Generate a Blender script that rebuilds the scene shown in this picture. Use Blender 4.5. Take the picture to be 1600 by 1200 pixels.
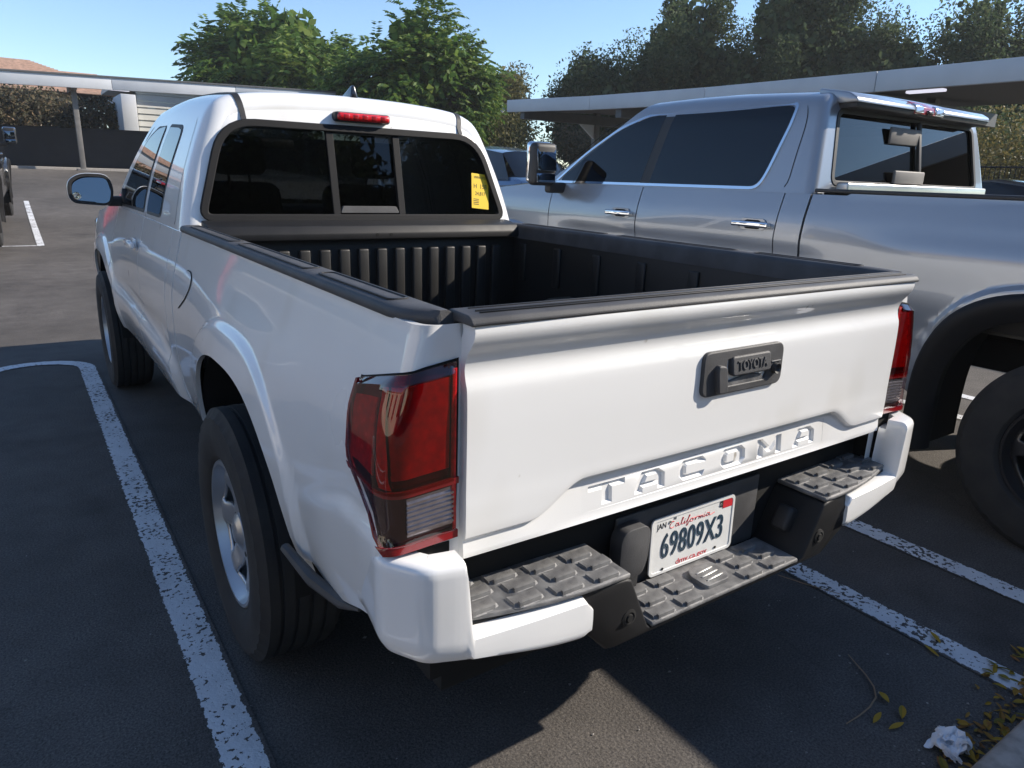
import bpy, bmesh, math, random
import numpy as np
from mathutils import Vector, Matrix
random.seed(7); RNG = np.random.default_rng(7)
for o in list(bpy.data.objects): bpy.data.objects.remove(o, do_unlink=True)
scn = bpy.context.scene
COL = scn.collection
R = math.radians

# ------------------------------------------------------------------ camera, sky, sun, exposure
def cam_axes(yaw, pitch, roll):
    f = Vector((-math.sin(yaw)*math.cos(pitch), math.cos(yaw)*math.cos(pitch), -math.sin(pitch)))
    r = Vector((math.cos(yaw), math.sin(yaw), 0)); u = r.cross(f)
    return r*math.cos(roll)+u*math.sin(roll), u*math.cos(roll)-r*math.sin(roll), f
cd = bpy.data.cameras.new('camera'); cam = bpy.data.objects.new('camera', cd); COL.objects.link(cam)
r_, u_, f_ = cam_axes(R(-34.998), R(16.308), R(2.046))
M = Matrix((r_, u_, -f_)).transposed().to_4x4(); M.translation = Vector((-1.3141, -0.9975, 1.4468))
cam.matrix_world = M
cd.sensor_width = 36; cd.lens = 36*1105.46/1600; cd.clip_start = 0.02; cd.clip_end = 3000
scn.camera = cam
SUN = Vector((1.42, -0.62, 1.0)).normalized()          # towards the sun
EL = math.asin(SUN.z); AZ = math.atan2(SUN.x, SUN.y)
w = bpy.data.worlds.new('World'); scn.world = w; w.use_nodes = True
wn = w.node_tree.nodes; wl = w.node_tree.links
sky = wn.new('ShaderNodeTexSky'); sky.sky_type = 'NISHITA'; sky.sun_disc = False
sky.sun_elevation = EL; sky.sun_rotation = AZ; sky.air_density = 1.0; sky.dust_density = 0.0; sky.ozone_density = 4.0
wl.new(sky.outputs[0], wn['Background'].inputs[0]); wn['Background'].inputs[1].default_value = 0.115
sd = bpy.data.lights.new('sun', 'SUN'); sd.energy = 4.4; sd.angle = R(0.53); sd.color = (1, .91, .79)
so = bpy.data.objects.new('sun', sd); COL.objects.link(so)
so.rotation_euler = SUN.to_track_quat('Z', 'Y').to_euler()
vs = scn.view_settings; vs.view_transform = 'Standard'; vs.look = 'None'; vs.gamma = 1; vs.use_curve_mapping = False
vs.exposure = 0.80

# ------------------------------------------------------------------ materials (all procedural)
MATS = {}
def mat(name, col, rough=.5, metal=0., coat=0., var=.12, vscale=6., bump=0., bscale=200., col2=None, rvar=.08, spec=.5, emis=0, detail=4):
    m = bpy.data.materials.new(name); m.use_nodes = True; n = m.node_tree.nodes; l = m.node_tree.links
    b = n['Principled BSDF']
    tc = n.new('ShaderNodeTexCoord'); nz = n.new('ShaderNodeTexNoise'); nz.inputs['Scale'].default_value = vscale
    nz.inputs['Detail'].default_value = detail
    l.new(tc.outputs['Object'], nz.inputs['Vector'])
    rp = n.new('ShaderNodeValToRGB'); l.new(nz.outputs['Fac'], rp.inputs[0])
    c2 = col2 or tuple(max(0, c*(1-var)) for c in col)
    rp.color_ramp.elements[0].position = .35; rp.color_ramp.elements[1].position = .65
    rp.color_ramp.elements[0].color = (*c2, 1); rp.color_ramp.elements[1].color = (*col, 1)
    l.new(rp.outputs[0], b.inputs['Base Color'])
    mr = n.new('ShaderNodeMapRange'); mr.inputs[3].default_value = max(0, rough-rvar); mr.inputs[4].default_value = min(1, rough+rvar)
    l.new(nz.outputs['Fac'], mr.inputs[0]); l.new(mr.outputs[0], b.inputs['Roughness'])
    b.inputs['Metallic'].default_value = metal; b.inputs['Coat Weight'].default_value = coat
    b.inputs['Coat Roughness'].default_value = .03; b.inputs['Specular IOR Level'].default_value = spec
    if emis: b.inputs['Emission Color'].default_value = (*col, 1); b.inputs['Emission Strength'].default_value = emis
    if bump:
        n2 = n.new('ShaderNodeTexNoise'); n2.inputs['Scale'].default_value = bscale; n2.inputs['Detail'].default_value = 3
        l.new(tc.outputs['Object'], n2.inputs['Vector'])
        bp = n.new('ShaderNodeBump'); bp.inputs['Strength'].default_value = bump; bp.inputs['Distance'].default_value = .002
        l.new(n2.outputs['Fac'], bp.inputs['Height']); l.new(bp.outputs[0], b.inputs['Normal'])
    MATS[name] = m; return m
def glass(name, tint, refl=.05, rough=0.0):
    m = bpy.data.materials.new(name); m.use_nodes = True; n = m.node_tree.nodes; l = m.node_tree.links
    n.remove(n['Principled BSDF']); out = n['Material Output']
    t = n.new('ShaderNodeBsdfTransparent'); t.inputs[0].default_value = (*tint, 1)
    g = n.new('ShaderNodeBsdfGlossy'); g.inputs['Roughness'].default_value = rough; g.inputs[0].default_value = (1, 1, 1, 1)
    lw = n.new('ShaderNodeLayerWeight'); lw.inputs[0].default_value = .5
    p = n.new('ShaderNodeMath'); p.operation = 'POWER'; p.inputs[1].default_value = 4.2; l.new(lw.outputs['Facing'], p.inputs[0])
    mr = n.new('ShaderNodeMapRange'); mr.inputs[3].default_value = refl; mr.inputs[4].default_value = .95; l.new(p.outputs[0], mr.inputs[0])
    mx = n.new('ShaderNodeMixShader'); l.new(mr.outputs[0], mx.inputs[0]); l.new(t.outputs[0], mx.inputs[1]); l.new(g.outputs[0], mx.inputs[2])
    l.new(mx.outputs[0], out.inputs[0]); MATS[name] = m; return m
def leafmat(name, c1, c2, c3, trans=.35, rough=.55):
    m = bpy.data.materials.new(name); m.use_nodes = True; n = m.node_tree.nodes; l = m.node_tree.links
    b = n['Principled BSDF']; g = n.new('ShaderNodeNewGeometry'); rp = n.new('ShaderNodeValToRGB')
    e = rp.color_ramp.elements; e[0].color = (*c1, 1); e[1].color = (*c3, 1); k = e.new(.55); k.color = (*c2, 1)
    l.new(g.outputs['Random Per Island'], rp.inputs[0]); l.new(rp.outputs[0], b.inputs['Base Color'])
    b.inputs['Roughness'].default_value = rough; b.inputs['Specular IOR Level'].default_value = .18
    t = n.new('ShaderNodeBsdfTranslucent'); l.new(rp.outputs[0], t.inputs[0])
    mx = n.new('ShaderNodeMixShader'); mx.inputs[0].default_value = trans
    l.new(b.outputs[0], mx.inputs[1]); l.new(t.outputs[0], mx.inputs[2]); l.new(mx.outputs[0], n['Material Output'].inputs[0])
    MATS[name] = m; return m

mat('white_paint', (.84, .84, .83), .30, coat=1, var=.02, vscale=3, rvar=.06)
def specks(m, sc, lo, hi, col):
    n = m.node_tree.nodes; l = m.node_tree.links; b = n['Principled BSDF']; src = b.inputs['Base Color'].links[0].from_socket
    tc = n.new('ShaderNodeTexCoord'); nz = n.new('ShaderNodeTexNoise'); nz.inputs['Scale'].default_value = sc; nz.inputs['Detail'].default_value = 2; nz.inputs['Roughness'].default_value = .4
    mp = n.new('ShaderNodeMapping'); mp.inputs['Scale'].default_value = (1, 1, .6); l.new(tc.outputs['Object'], mp.inputs[0]); l.new(mp.outputs[0], nz.inputs['Vector'])
    r = n.new('ShaderNodeMapRange'); r.inputs[1].default_value = lo; r.inputs[2].default_value = hi; l.new(nz.outputs['Fac'], r.inputs[0])
    x = n.new('ShaderNodeMix'); x.data_type = 'RGBA'; l.new(r.outputs[0], x.inputs[0]); l.new(src, x.inputs[6]); x.inputs[7].default_value = (*col, 1); l.new(x.outputs[2], b.inputs['Base Color'])
specks(MATS['white_paint'], 26, .76, .80, (.42, .39, .34)); specks(MATS['white_paint'], 5, .58, .9, (.70, .68, .63))
mat('silver_paint', (.30, .32, .35), .32, metal=.5, coat=1, var=.05, vscale=2)
mat('black_paint', (.012, .012, .014), .25, coat=1, var=.2)
mat('blue_paint', (.10, .19, .33), .3, metal=.3, coat=1)
mat('dark_paint', (.02, .025, .03), .3, coat=1)
mat('black_plastic', (.022, .022, .024), .55, var=.25, vscale=14, bump=.25, bscale=420)
mat('grey_plastic', (.070, .070, .073), .6, var=.25, vscale=10, bump=.35, bscale=380, col2=(.042, .042, .045))
mat('step_plastic', (.21, .208, .205), .46, var=.3, vscale=26, bump=.6, bscale=700, col2=(.095, .095, .098))
mat('bumper_black', (.013, .013, .014), .55, var=.2, vscale=14, bump=.25, bscale=420, spec=.35)
mat('liner_plastic', (.013, .0125, .012), .5, var=.3, vscale=9, bump=.3, bscale=300)
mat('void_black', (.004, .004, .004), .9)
mat('rubber', (.016, .016, .017), .8, var=.3, vscale=12, bump=.4, bscale=150, col2=(.024, .023, .022))
mat('rim_silver', (.50, .51, .53), .34, metal=.75, coat=.3)
mat('rim_black', (.018, .018, .02), .35, coat=.4)
mat('chrome', (.82, .83, .85), .06, metal=1, var=.02, rvar=.02)
mat('bright_metal', (.62, .62, .60), .3, metal=.9)
mat('steel_dark', (.05, .05, .05), .6, metal=.4)
mat('seat_cloth', (.035, .035, .04), .9, bump=.4, bscale=300)
mat('red_lens_solid', (.42, .012, .016), .18, coat=1, var=.35, vscale=60)
mat('red_trim', (.22, .006, .010), .2, coat=1)
mat('red_reflector', (.75, .012, .018), .25, coat=.6, var=.4, vscale=70)
mat('lamp_black', (.030, .008, .010), .25, coat=.5)
mat('lamp_silver', (.62, .63, .67), .16, metal=.85, var=.2, vscale=70)
mat('plate_white', (.74, .74, .72), .45, var=.06, vscale=25, bump=.1)
mat('plate_blue', (.018, .045, .075), .45)
mat('plate_red', (.62, .03, .04), .45)
mat('ink_black', (.02, .018, .015), .6)
mat('sticker_yellow', (.90, .60, .02), .5, var=.05)
mat('ghost_print', (.70, .69, .62), .35, coat=.7, var=.06, vscale=40)
mat('mirror_glass', (.15, .175, .21), .02, metal=1, var=.02, rvar=.01)
mat('concrete', (.30, .28, .26), .85, var=.35, vscale=30, bump=.8, bscale=120, detail=8)
mat('bark', (.10, .075, .055), .9, var=.4, vscale=20, bump=.8, bscale=40)
mat('roof_tile', (.56, .37, .28), .8, var=.3, vscale=5, bump=.4)
mat('stucco', (.62, .50, .36), .85, bump=.3)
mat('carport_fascia', (.52, .54, .57), .5, var=.10, vscale=1.5)
mat('carport_deck', (.10, .105, .11), .6, var=.2)
mat('carport_post', (.17, .16, .15), .6, var=.2)
mat('container_metal', (.55, .55, .52), .55, var=.1, vscale=2)
mat('fence_mesh', (.022, .022, .025), .9, var=.3, vscale=3, bump=.5, bscale=60)
mat('iron_black', (.015, .015, .017), .5)
mat('lamp_tube', (.85, .85, 1.0), .4, emis=.5)
mat('soil', (.09, .065, .045), .95, var=.5, vscale=15, bump=1, bscale=60)
mat('tissue_paper', (.80, .81, .84), .9, var=.04)
mat('twig_wood', (.30, .20, .12), .8)
glass('tint_glass', (.020, .022, .026), .055)
glass('dark_glass', (.006, .007, .009), .05)
glass('rear_glass', (.07, .075, .08), .032)
mat('frame_black', (.009, .009, .010), .6, spec=.25)
glass('clear_glass', (.55, .60, .58), .05)
glass('red_glass', (.66, .030, .040), .065)
glass('clear_lens', (.93, .88, .88), .06)
leafmat('leaf_green', (.045, .095, .020), (.085, .160, .030), (.20, .26, .06), .45)
leafmat('leaf_oak', (.038, .060, .026), (.070, .100, .044), (.125, .155, .075), .42, .75)
leafmat('leaf_hedge', (.055, .052, .034), (.095, .088, .052), (.20, .14, .085), .3)
leafmat('leaf_olive', (.070, .075, .032), (.125, .125, .050), (.24, .21, .09), .4)
leafmat('leaf_dry', (.11, .10, .035), (.18, .15, .05), (.26, .21, .09), .3)
leafmat('leaf_fallen', (.12, .13, .03), (.42, .26, .03), (.24, .11, .04), .15)

def asphalt_nodes(m, paint=False):
    n = m.node_tree.nodes; l = m.node_tree.links; b = n['Principled BSDF']
    tc = n.new('ShaderNodeTexCoord')
    def noise(sc, det=5, rg=.6):
        x = n.new('ShaderNodeTexNoise'); x.inputs['Scale'].default_value = sc; x.inputs['Detail'].default_value = det
        x.inputs['Roughness'].default_value = rg; l.new(tc.outputs['Object'], x.inputs['Vector']); return x
    def ramp(src, p0, c0, p1, c1):
        r = n.new('ShaderNodeValToRGB'); e = r.color_ramp.elements; e[0].position = p0; e[1].position = p1
        e[0].color = (*c0, 1); e[1].color = (*c1, 1); l.new(src, r.inputs[0]); return r
    def mix(fac, a, bb, mode='MIX'):
        x = n.new('ShaderNodeMix'); x.data_type = 'RGBA'; x.blend_type = mode
        if isinstance(fac, float): x.inputs[0].default_value = fac
        else: l.new(fac, x.inputs[0])
        l.new(a, x.inputs[6]); l.new(bb, x.inputs[7]); return x.outputs[2]
    big = ramp(noise(.35, 6).outputs['Fac'], .3, (.084, .077, .072), .7, (.162, .150, .141))
    mid = ramp(noise(5, 6).outputs['Fac'], .3, (.72, .72, .72), .7, (1, 1, 1))
    grain = ramp(noise(150, 5, .75).outputs['Fac'], .36, (.38, .38, .39), .64, (1.35, 1.32, 1.27))
    c = mix(1.0, big.outputs[0], mid.outputs[0], 'MULTIPLY'); c = mix(1.0, c, grain.outputs[0], 'MULTIPLY')
    st_ = ramp(noise(1.1, 4, .65).outputs['Fac'], .56, (1, 1, 1), .74, (.62, .62, .63)); c = mix(1.0, c, st_.outputs[0], 'MULTIPLY')
    vo = n.new('ShaderNodeTexVoronoi'); vo.inputs['Scale'].default_value = 26; l.new(tc.outputs['Object'], vo.inputs['Vector'])
    sp = ramp(vo.outputs['Distance'], .045, (1, 1, 1), .07, (0, 0, 0))
    sel = ramp(noise(9, 2).outputs['Fac'], .60, (0, 0, 0), .66, (1, 1, 1))
    sm = mix(1.0, sp.outputs[0], sel.outputs[0], 'MULTIPLY')
    lt = n.new('ShaderNodeRGB'); lt.outputs[0].default_value = (.34, .30, .25, 1)
    c = mix(sm, c, lt.outputs[0])
    # hairline cracks
    wv = n.new('ShaderNodeTexVoronoi'); wv.feature = 'DISTANCE_TO_EDGE'; wv.inputs['Scale'].default_value = .22
    ds = n.new('ShaderNodeVectorMath'); ds.operation = 'ADD'; nn = noise(2.0, 5)
    l.new(tc.outputs['Object'], ds.inputs[0]); l.new(nn.outputs['Color'], ds.inputs[1]); l.new(ds.outputs[0], wv.inputs['Vector'])
    ck = ramp(wv.outputs['Distance'], .0012, (.86, .86, .86), .003, (1, 1, 1))
    c = mix(1.0, c, ck.outputs[0], 'MULTIPLY')
    if paint:
        wht = ramp(noise(8, 5).outputs['Fac'], .3, (.52, .53, .55), .7, (.66, .67, .69))
        v2 = n.new('ShaderNodeTexVoronoi'); v2.feature = 'DISTANCE_TO_EDGE'; v2.inputs['Scale'].default_value = 44
        ds2 = n.new('ShaderNodeVectorMath'); ds2.operation = 'MULTIPLY_ADD'; nn2 = noise(60, 3)
        l.new(nn2.outputs['Color'], ds2.inputs[0]); ds2.inputs[1].default_value = (.02, .02, .02); l.new(tc.outputs['Object'], ds2.inputs[2])
        l.new(ds2.outputs[0], v2.inputs['Vector'])
        w1 = noise(3.2, 4); ws = n.new('ShaderNodeMapRange'); ws.inputs[1].default_value = .35; ws.inputs[2].default_value = .70
        ws.inputs[3].default_value = .30; ws.inputs[4].default_value = .53; l.new(w1.outputs['Fac'], ws.inputs[0])
        fk = noise(58, 3, .55); gt = n.new('ShaderNodeMath'); gt.operation = 'GREATER_THAN'; l.new(fk.outputs['Fac'], gt.inputs[0]); l.new(ws.outputs[0], gt.inputs[1])
        w2 = ramp(noise(30, 5, .7).outputs['Fac'], .27, (0, 0, 0), .33, (1, 1, 1))
        mk = n.new('ShaderNodeMath'); mk.operation = 'MULTIPLY'; l.new(gt.outputs[0], mk.inputs[0]); l.new(w2.outputs[0], mk.inputs[1])
        sx = n.new('ShaderNodeSeparateXYZ'); l.new(tc.outputs['UV'], sx.inputs[0])
        e1 = n.new('ShaderNodeMath'); e1.operation = 'SUBTRACT'; l.new(sx.outputs[0], e1.inputs[0]); e1.inputs[1].default_value = .5
        e2 = n.new('ShaderNodeMath'); e2.operation = 'ABSOLUTE'; l.new(e1.outputs[0], e2.inputs[0])
        en = noise(38, 4, .65); e3 = n.new('ShaderNodeMath'); e3.operation = 'MULTIPLY_ADD'; l.new(en.outputs['Fac'], e3.inputs[0]); e3.inputs[1].default_value = .26; l.new(e2.outputs[0], e3.inputs[2])
        e4 = n.new('ShaderNodeMath'); e4.operation = 'LESS_THAN'; l.new(e3.outputs[0], e4.inputs[0]); e4.inputs[1].default_value = .535
        mk2 = n.new('ShaderNodeMath'); mk2.operation = 'MULTIPLY'; l.new(mk.outputs[0], mk2.inputs[0]); l.new(e4.outputs[0], mk2.inputs[1])
        c = mix(mk2.outputs[0], c, wht.outputs[0])
    l.new(c, b.inputs['Base Color']); b.inputs['Roughness'].default_value = .86; b.inputs['Specular IOR Level'].default_value = .3
    bp = n.new('ShaderNodeBump'); bp.inputs['Strength'].default_value = .7 if not paint else .45; bp.inputs['Distance'].default_value = .007
    bn = noise(95, 4, .65); l.new(bn.outputs['Fac'], bp.inputs['Height']); l.new(bp.outputs[0], b.inputs['Normal'])
for nm, p in (('asphalt', False), ('line_paint', True)):
    m_ = bpy.data.materials.new(nm); m_.use_nodes = True; asphalt_nodes(m_, p); MATS[nm] = m_

# ------------------------------------------------------------------ helpers
def tag(o, label, cat, group=None):
    o['label'] = label; o['category'] = cat
    if group: o['group'] = group
    return o
def empty(name, loc=(0, 0, 0), rz=0):
    o = bpy.data.objects.new(name, None); COL.objects.link(o); o.location = loc; o.rotation_euler = (0, 0, rz)
    o.empty_display_size = .1; return o
def sharp(me, ang=38):
    bm = bmesh.new(); bm.from_mesh(me); ca = R(ang)
    for f in bm.faces: f.smooth = True
    for e in bm.edges:
        if len(e.link_faces) == 2 and e.calc_face_angle(0) > ca: e.smooth = False
    bm.to_mesh(me); bm.free()
def link(name, me, m, parent=None, smooth=True, ang=38):
    if smooth: sharp(me, ang)
    if m is not None: me.materials.clear(); me.materials.append(MATS[m] if isinstance(m, str) else m)
    o = bpy.data.objects.new(name, me); COL.objects.link(o)
    if parent: o.parent = parent
    return o
def mk(name, V, F, m, parent=None, smooth=True, ang=38, fix=False):
    me = bpy.data.meshes.new(name); me.from_pydata([tuple(v) for v in V], [], F); me.validate()
    if fix:
        bm = bmesh.new(); bm.from_mesh(me); bmesh.ops.remove_doubles(bm, verts=bm.verts, dist=1e-5)
        bmesh.ops.recalc_face_normals(bm, faces=bm.faces); bm.to_mesh(me); bm.free()
    return link(name, me, m, parent, smooth, ang)
def grid(P, flip=False, off=0):
    nr, nc = P.shape[:2]; F = []
    for i in range(nr-1):
        for j in range(nc-1):
            a = off+i*nc+j; q = (a, a+1, a+nc+1, a+nc)
            F.append(q[::-1] if flip else q)
    return [tuple(v) for v in P.reshape(-1, 3)], F
def mgrid(name, P, m, parent=None, mirror=False, flip=False, **k):
    P = np.array(P, float)
    if mirror: P = P*np.array([-1, 1, 1])
    V, F = grid(P, flip != mirror); return mk(name, V, F, m, parent, **k)
def shell(P, dirv=(0, 0, 0), t=.012):
    """grid with a lip all round, pushed along dirv*t"""
    P = np.array(P, float); nr, nc = P.shape[:2]
    Q = np.zeros((nr+2, nc+2, 3)); Q[1:-1, 1:-1] = P
    d = np.array(dirv)*t
    Q[0, 1:-1] = P[0]+d; Q[-1, 1:-1] = P[-1]+d; Q[1:-1, 0] = P[:, 0]+d; Q[1:-1, -1] = P[:, -1]+d
    Q[0, 0] = P[0, 0]+d; Q[0, -1] = P[0, -1]+d; Q[-1, 0] = P[-1, 0]+d; Q[-1, -1] = P[-1, -1]+d
    return Q
def bm_box(bm, c, s, rz=0, rx=0):
    m = Matrix.Translation(c) @ Matrix.Rotation(rz, 4, 'Z') @ Matrix.Rotation(rx, 4, 'X') @ Matrix.Diagonal((*s, 1))
    return bmesh.ops.create_cube(bm, size=1, matrix=m)
def box(name, lo, hi, m, parent=None, bev=.004, seg=2, rot=None):
    lo = Vector(lo); hi = Vector(hi); bm = bmesh.new(); bm_box(bm, (lo+hi)/2, hi-lo)
    if bev: bmesh.ops.bevel(bm, geom=bm.edges[:], offset=min(bev, min(hi-lo)*.45), segments=seg, affect='EDGES', profile=.5)
    if rot is not None:
        c = (lo+hi)/2; bmesh.ops.transform(bm, matrix=Matrix.Translation(c) @ rot @ Matrix.Translation(-c), verts=bm.verts)
    me = bpy.data.meshes.new(name); bm.to_mesh(me); bm.free()
    return link(name, me, m, parent, ang=50)
def poly_extrude(name, pts, axis, a, b, m, parent=None, bev=0., seg=2, fn=None):
    """closed polygon pts (2-D) extruded along axis from a to b"""
    def p3(p, t):
        if axis == 'x': return (t, p[0], p[1])
        if axis == 'y': return (p[0], t, p[1])
        return (p[0], p[1], t)
    bm = bmesh.new(); v0 = [bm.verts.new(p3(p, a)) for p in pts]; v1 = [bm.verts.new(p3(p, b)) for p in pts]
    n = len(pts); bm.faces.new(v0); bm.faces.new(v1[::-1])
    for i in range(n): bm.faces.new((v0[i], v1[i], v1[(i+1) % n], v0[(i+1) % n]))
    bmesh.ops.recalc_face_normals(bm, faces=bm.faces)
    if bev: bmesh.ops.bevel(bm, geom=[e for e in bm.edges], offset=bev, segments=seg, affect='EDGES', profile=.5, clamp_overlap=True)
    if fn:
        for v in bm.verts: v.co = fn(v.co)
    me = bpy.data.meshes.new(name); bm.to_mesh(me); bm.free()
    return link(name, me, m, parent, ang=45)
def rrect(x0, x1, y0, y1, r, n=6):
    out = []
    for cx, cy, a0 in ((x1-r, y1-r, 0), (x0+r, y1-r, 90), (x0+r, y0+r, 180), (x1-r, y0+r, 270)):
        for i in range(n+1):
            a = R(a0+90*i/n); out.append((cx+r*math.cos(a), cy+r*math.sin(a)))
    return out
def rpoly(pts, rad, n=5):
    """round the corners of a polygon"""
    out = []; N = len(pts)
    rad = rad if hasattr(rad, '__len__') else [rad]*N
    for i in range(N):
        p = Vector(pts[i]); a = Vector(pts[i-1]); b = Vector(pts[(i+1) % N]); r = rad[i]
        da = (a-p); db = (b-p); la = min(r, da.length*.45); lb = min(r, db.length*.45)
        s = p+da.normalized()*la; e = p+db.normalized()*lb
        for k in range(n+1):
            t = k/n; out.append(tuple(s*(1-t)**2+p*2*t*(1-t)+e*t*t))
    return out
def offs(pts, d):
    """offset a CCW polygon outwards by d"""
    N = len(pts); out = []
    for i in range(N):
        a = Vector(pts[i-1]); p = Vector(pts[i]); b = Vector(pts[(i+1) % N])
        t = (b-a)
        if t.length < 1e-9: out.append(tuple(p)); continue
        t.normalize(); out.append((p.x+t.y*d, p.y-t.x*d))
    return out
def curve2d(name, polys, ext, bev, m, parent=None, fn=None, res=2):
    cu = bpy.data.curves.new(name, 'CURVE'); cu.dimensions = '2D'; cu.fill_mode = 'BOTH'; cu.extrude = ext; cu.bevel_depth = bev; cu.bevel_resolution = res
    for p in polys:
        s = cu.splines.new('POLY'); s.points.add(len(p)-1); s.use_cyclic_u = True
        for i, q in enumerate(p): s.points[i].co = (q[0], q[1], 0, 1)
    return bake(name, cu, m, parent, fn)
def bake(name, cu, m, parent, fn):
    t = bpy.data.objects.new('tmp', cu); COL.objects.link(t)
    dg = bpy.context.evaluated_depsgraph_get(); me = bpy.data.meshes.new_from_object(t.evaluated_get(dg)); me.name = name
    bpy.data.objects.remove(t); bpy.data.curves.remove(cu)
    if fn:
        n = len(me.vertices); co = np.empty(n*3); me.vertices.foreach_get('co', co); co = co.reshape(-1, 3)
        co = np.array([fn(*c) for c in co]); me.vertices.foreach_set('co', co.ravel()); me.update()
    return link(name, me, m, parent, ang=40)
def text(name, s, size, m, parent, fn, ext=.0006, bev=0, sx=1., shear=0., space=1.):
    cu = bpy.data.curves.new(name, 'FONT'); cu.body = s; cu.size = size; cu.extrude = ext; cu.bevel_depth = bev; cu.shear = shear
    cu.align_x = 'CENTER'; cu.align_y = 'CENTER'; cu.space_character = space; cu.resolution_u = 4
    return bake(name, cu, m, parent, (lambda x, y, z: fn(x*sx, y, z)))
def tube(name, pts, r, m, parent=None, n=8, closed=False):
    P = [Vector(p) for p in pts]; V = []; F = []; N = len(P)
    rr = r if hasattr(r, '__len__') else [r]*N
    for i, p in enumerate(P):
        t = (P[min(i+1, N-1)]-P[max(i-1, 0)]).normalized(); a = t.cross(Vector((0, 0, 1)))
        if a.length < .05: a = t.cross(Vector((1, 0, 0)))
        a.normalize(); b = t.cross(a)
        for k in range(n):
            th = 2*math.pi*k/n; V.append(p+(a*math.cos(th)+b*math.sin(th))*rr[i])
    for i in range(N-1):
        for k in range(n): F.append((i*n+k, i*n+(k+1) % n, (i+1)*n+(k+1) % n, (i+1)*n+k))
    F.append(tuple(range(n))[::-1]); F.append(tuple((N-1)*n+k for k in range(n)))
    return mk(name, V, F, m, parent, fix=True)
def lathe(name, prof, m, parent=None, n=64, axis='x', c=(0, 0, 0), mod=None):
    V = []; F = []; L = len(prof)
    for i in range(n):
        a = 2*math.pi*i/n
        for j, (x, r) in enumerate(prof):
            rr = r if not mod else mod(i, j, r)
            p = (x, rr*math.cos(a), rr*math.sin(a)) if axis == 'x' else (rr*math.cos(a), rr*math.sin(a), x) if axis == 'z' else (rr*math.cos(a), x, rr*math.sin(a))
            V.append((p[0]+c[0], p[1]+c[1], p[2]+c[2]))
    for i in range(n):
        for j in range(L-1): F.append((i*L+j, i*L+j+1, ((i+1) % n)*L+j+1, ((i+1) % n)*L+j))
    return mk(name, V, F, m, parent, fix=True, ang=35)
def pch(xs, ys):
    """monotone cubic interpolation"""
    xs = np.array(xs, float); ys = np.array(ys, float)
    if xs[0] > xs[-1]: xs = xs[::-1]; ys = ys[::-1]
    h = np.diff(xs); d = np.diff(ys)/h; mm = np.zeros(len(xs)); mm[0] = d[0]; mm[-1] = d[-1]
    for i in range(1, len(xs)-1):
        if d[i-1]*d[i] > 0:
            w1 = 2*h[i]+h[i-1]; w2 = h[i]+2*h[i-1]; mm[i] = (w1+w2)/(w1/d[i-1]+w2/d[i])
    def f(x):
        x = np.clip(np.asarray(x, float), xs[0], xs[-1]); i = np.clip(np.searchsorted(xs, x)-1, 0, len(h)-1)
        t = (x-xs[i])/h[i]; t2 = t*t; t3 = t2*t
        return (2*t3-3*t2+1)*ys[i]+(t3-2*t2+t)*h[i]*mm[i]+(-2*t3+3*t2)*ys[i+1]+(t3-t2)*h[i]*mm[i+1]
    return f
def sst(a, b, x):
    t = np.clip((np.asarray(x, float)-a)/(b-a), 0, 1); return t*t*(3-2*t)
def copy_tree(o, parent=None, data=False):
    c = o.copy(); COL.objects.link(c); c.parent = parent
    for ch in list(o.children): copy_tree(ch, c)
    return c
def np_mesh(name, V, nper, m, parent=None):
    """V: (k*nper,3) vertices of k separate polygons of nper corners"""
    k = len(V)//nper; me = bpy.data.meshes.new(name)
    me.vertices.add(len(V)); me.vertices.foreach_set('co', np.asarray(V, np.float32).ravel())
    me.loops.add(len(V)); me.loops.foreach_set('vertex_index', np.arange(len(V), dtype=np.int32))
    me.polygons.add(k); me.polygons.foreach_set('loop_start', np.arange(0, len(V), nper, dtype=np.int32))
    me.polygons.foreach_set('loop_total', np.full(k, nper, dtype=np.int32)); me.update()
    return link(name, me, m, parent, smooth=False)
def gz(y):
    """height of the paved ground: level by the trucks, rising gently to the far fence"""
    t = np.clip((np.asarray(y, float)-6)/22, 0, 1); return 1.15*t*t

# ------------------------------------------------------------------ setting: ground, markings, kerb
def struct(o): o['kind'] = 'structure'; return o
xs = np.concatenate([np.linspace(-260, -20, 9), np.linspace(-15, 30, 10), np.linspace(50, 300, 7)])
ys = np.concatenate([np.linspace(-150, -10, 6), np.linspace(-5, 5, 4), np.linspace(6, 28, 45), np.linspace(35, 900, 10)])
P = np.array([[(x, y, float(gz(y))) for x in xs] for y in ys])
struct(mgrid('asphalt_ground', P, 'asphalt', smooth=True))
def stripe(path, wd, name='parking_line'):
    V = []; F = []; N = len(path)
    for i, p in enumerate(path):
        a = Vector(path[max(i-1, 0)]); b = Vector(path[min(i+1, N-1)]); t = (b-a).normalized(); nn = Vector((-t.y, t.x))*wd*.62
        for s in (1, -1):
            q = Vector(p)+nn*s; V.append((q.x, q.y, float(gz(q.y))+.004))
    for i in range(N-1): F.append((2*i, 2*i+1, 2*i+3, 2*i+2))
    o = struct(mk(name, V, F, 'line_paint', smooth=False))
    uv = o.data.uv_layers.new(name='UVMap')
    for lp_ in o.data.loops: uv.data[lp_.index].uv = (1.0 if lp_.vertex_index % 2 == 0 else 0.0, 0)
    return o
def hairpin(xa, xb, y0=-.50, y1=4.62):
    c = (xa+xb)/2; r = abs(xb-xa)/2
    pts = [(xb, y0+(y1-y0)*i/20) for i in range(21)]
    pts += [(c+r*math.cos(R(a)), y1+r*.85*math.sin(R(a))) for a in range(9, 180, 9)]
    pts += [(xa, y1+(y0-y1)*i/20) for i in range(21)]
    stripe(pts, .10)
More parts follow.
